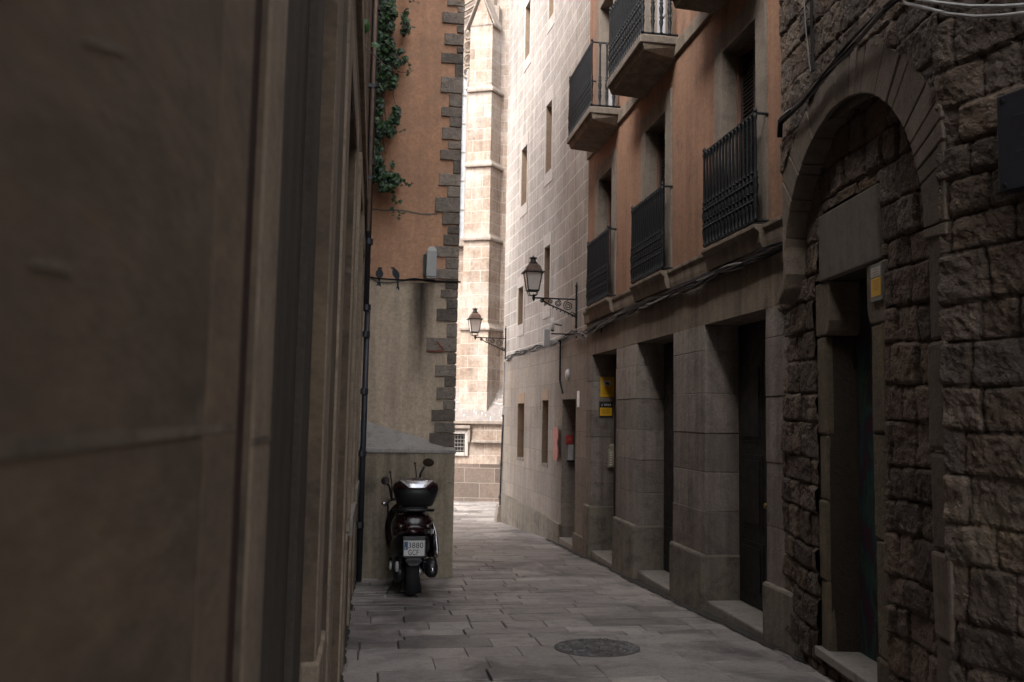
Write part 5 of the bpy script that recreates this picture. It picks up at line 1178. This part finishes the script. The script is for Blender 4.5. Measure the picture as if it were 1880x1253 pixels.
m = MB(); m.loft([ring_(1.3, .44, .07, .03), ring_(1.45, .52, .085, .05), ring_(1.6, .50, .08, .04), ring_(1.75, .42, .05, .03)]); m.build('front_mudguard', KR, scp, smooth=True)
# handlebar turned to the left: left end nearer/lower, right end farther/higher
hb = [S(-.235, .90, .985), S(-.20, .98, .99), S(-.08, 1.10, 1.03), S(.06, 1.12, 1.05), S(.2, 1.12, 1.09), S(.31, 1.10, 1.155)]
m = MB(); m.tube(hb, .014, 8); m.loft([ring_(1.0, 1.0, .08, .05), ring_(1.12, 1.02, .13, .07), ring_(1.25, 1.0, .1, .05)]); hbo = m.build('handlebar', KB, scp, smooth=True)
m = MB(); m.tube([S(-.27, .80, .955), S(-.235, .9, .985)], .02, 8); m.tube([S(-.25, .86, .955), S(-.235, .92, .80), S(-.21, .98, .70)], .012, 6); m.build('left_grip', KB, hbo, smooth=True)
m = MB(); m.lathe(S(-.272, .79, .952), [(0, .012), (.01, .026), (.035, .027), (.05, .015)], 10, axis=Vector((-.9, -.3, .1)).normalized()); m.build('bar_end_weight', KC, hbo, smooth=True)
m = MB(); m.tube([S(.27, 1.11, 1.14), S(.345, 1.1, 1.18)], .019, 8); m.build('right_grip', KB, hbo, smooth=True)
m = MB(); m.tube([S(-.19, 1.0, 1.0), S(-.205, 1.0, 1.2), S(-.225, 1.0, 1.315)], .008, 6); m.lathe(S(-.225, 1.0, 1.30), [(0, .008), (.014, .017), (.03, .004)], 8); m.build('windscreen_rod', KB, hbo, smooth=True); m = MB(); m.tube([S(.11, 1.1, 1.1), S(.09, 1.1, 1.28), S(.07, 1.1, 1.42)], .008, 6); m.lathe(S(.07, 1.1, 1.405), [(0, .008), (.014, .017), (.03, .004)], 8)
m.build('windscreen_rod', KB, hbo, smooth=True)
def mirror(c, stem, rw, rh, tilt, name='mirror'):
    n_ = Vector((math.sin(tilt), -math.cos(tilt), .08)).normalized(); a_ = Vector((0, 0, 1)).cross(n_).normalized(); b_2 = n_.cross(a_)
    m = MB(); C_ = S(*c)
    m.loft([[C_-n_*dz+a_*rw*q*math.cos(2*math.pi*k/18)+b_2*rh*q*math.sin(2*math.pi*k/18) for k in range(18)] for dz, q in ((.045, .35), (.03, .8), (.01, 1.), (.0, 1.))])
    m.tube([S(*p) for p in stem], .013, 7); o = m.build(name, KB, hbo, smooth=True)
    m = MB(); m.poly([C_+n_*.002+a_*rw*.88*math.cos(2*math.pi*k/18)+b_2*rh*.88*math.sin(2*math.pi*k/18) for k in range(18)]); m.build('mirror_glass', plain('mirror_glass', (.8,.8,.8), .03, 1., .01), o, fix=False)
mirror((-.28, .93, 1.215), [(-.2, .98, 1.0), (-.23, .97, 1.15), (-.27, .945, 1.2)], .054, .048, .5)
mirror((.225, 1.05, 1.43), [(.11, 1.1, 1.1), (.14, 1.1, 1.30), (.18, 1.07, 1.38)], .075, .05, -.55)
# stand
m = MB(); m.tube([S(-.10, .55, .25), S(-.24, .40, .03), S(-.27, .20, .012)], .012, 6); m.tube([S(-.09, .5, .22), S(-.12, .42, .0)], .014, 6); m.tube([S(.09, .5, .22), S(.12, .42, .0)], .014, 6); m.tube([S(-.12, .42, .005), S(.12, .42, .005)], .012, 6)
m.build('centre_stand', KB, scp)
m = MB(); m.tube([S(-.265, .21, .014), S(-.28, .14, .014)], .016, 7); m.build('stand_foot', KS, scp)
# black bag/leg cover hanging at the right rear
m = MB(); m.loft([ring_(.25, .55, .02, .10, x0=.24), ring_(.4, .52, .035, .14, x0=.255), ring_(.7, .48, .03, .14, x0=.24), ring_(.9, .45, .02, .1, x0=.2)]); m.build('side_panel', KR, scp, smooth=True, sub=1)
# ---------------------------------------------------------------- hanging ivy
iv = empty('ivy_plant', FO(-.95, 6.5, .3), 'dark green ivy hanging down beside the orange wall from the left building', 'ivy')
leafm, t, b_ = nt('ivy_leaf'); oi = t.nodes.new('ShaderNodeAttribute'); oi.attribute_name = 'tone'
lc = ramp(t, oi.outputs['Fac'], 0., 1., (.010,.026,.015), (.06,.13,.04)); t.links.new(lc, b_.inputs['Base Color']); b_.inputs['Roughness'].default_value = .42; b_.inputs['Specular IOR Level'].default_value = .4
leafs, t2, b2_ = nt('ivy_stem'); b2_.inputs['Base Color'].default_value = (.10,.075,.05,1)
SH = [(0,-.45),(.22,-.5),(.5,-.3),(.38,-.08),(.55,.12),(.28,.16),(.12,.34),(0,.62),(-.12,.34),(-.28,.16),(-.55,.12),(-.38,-.08),(-.5,-.3),(-.22,-.5)]
def leaf(mb, p, s, r, tone, face=None):
    n_ = Vector((r.gauss(0, .55), -1+r.gauss(0, .35), r.gauss(.35, .4))).normalized(); up_ = Vector((r.gauss(0, .45), 0, -1)); a_ = n_.cross(up_).normalized(); b_3 = a_.cross(n_).normalized()
    if b_3.z > 0: b_3 = -b_3
    n0 = len(mb.v); mb.v.append(tuple(p+n_*s*.07))
    for (x, y) in SH: mb.v.append(tuple(p+a_*x*s+b_3*(y)*s-n_*s*.10*(abs(x)*1.6)))
    k = len(SH)
    for i in range(k): mb.face((n0, n0+1+i, n0+1+(i+1) % k), tone)
r = random.Random(21); m = MB(); ms = MB()
# right boundary of the mass (px) by height (px)
bnd = [(-60, 750), (0, 745), (40, 750), (55, 752), (90, 738), (110, 748), (130, 732), (170, 728), (200, 734), (235, 730), (255, 716), (290, 722), (318, 722), (332, 740), (348, 716), (362, 690)]
def xr(y):
    for (y0, x0_), (y1, x1_) in zip(bnd, bnd[1:]):
        if y0 <= y <= y1: return x0_+(x1_-x0_)*(y-y0)/(y1-y0)
    return 700
for k in range(4600):
    y = r.uniform(-60, 350); f = r.random()**1.1; xm = xr(y)
    x = 682+(xm-682)*f
    # ragged: clusters with gaps
    if float(fbm(np.array(x*.045), np.array(y*.035), 3, 7)) < .25+.17*f: continue
    w_ = r.uniform(.08, .55); p_ = FO(*FO.hit(x, y, w_), w_)
    leaf(m, p_, r.uniform(.04, .085), r, min(1, max(0, r.gauss(.32, .27)+.25*(w_-.3))))
for st in range(26):
    y = -80; x = r.uniform(682, 722); pts = []; w_ = r.uniform(.1, .5); ye = r.uniform(150, 340)
    while y < ye:
        if x > xr(y): x = xr(y)-3
        pts.append(FO(*FO.hit(x, y, w_), w_)); y += 14; x += r.uniform(-4, 4)
    ms.tube(pts, .005, 5)
tend = [[(735, 40), (750, 44), (758, 50)], [(728, 100), (745, 108), (752, 118), (750, 134)], [(718, 132), (735, 133), (752, 134), (759, 130)], [(720, 240), (735, 243), (746, 236)], [(712, 335), (735, 342), (752, 340), (760, 337)], [(718, 342), (722, 358), (726, 372), (721, 385), (727, 400), (736, 396)], [(740, -5), (756, 4), (768, 4)], [(706, 160), (726, 158)]]
for pts in tend:
    q = [FO(*FO.hit(x, y, .25), .25) for x, y in pts]; ms.tube(q, .0035, 5)
    for i in range(len(q)-1):
        for _ in range(2): leaf(m, q[i].lerp(q[i+1], r.random())+Vector((r.uniform(-.02, .02), 0, r.uniform(-.03, .03))), r.uniform(.03, .055), r, r.uniform(.3, .6))
for (x, y) in ((722, 368), (728, 373), (735, 371), (718, 384), (740, 392), (733, 390), (724, 362), (720, 331), (738, 331), (742, 333)): leaf(m, FO(*FO.hit(x, y, .25), .25), r.uniform(.05, .075), r, r.uniform(.35, .6))
# nearer bright leaves on a pale stalk
JN = Frame(-.18, 7.2, 90, 1); q = [JN(*JN.hit(x, y), 0) for x, y in ((660, 55), (664, 75), (673, 90), (688, 102), (706, 120))]; ms.tube(q, .005, 5)
for (x, y, s_) in ((670, 45, .085), (673, 55, .08), (688, 83, .075)): leaf(m, JN(*JN.hit(x, y), 0), s_, r, 1.25)
m.build('leaves', leafm, iv, fix=False); ms.build('stems', leafs, iv)
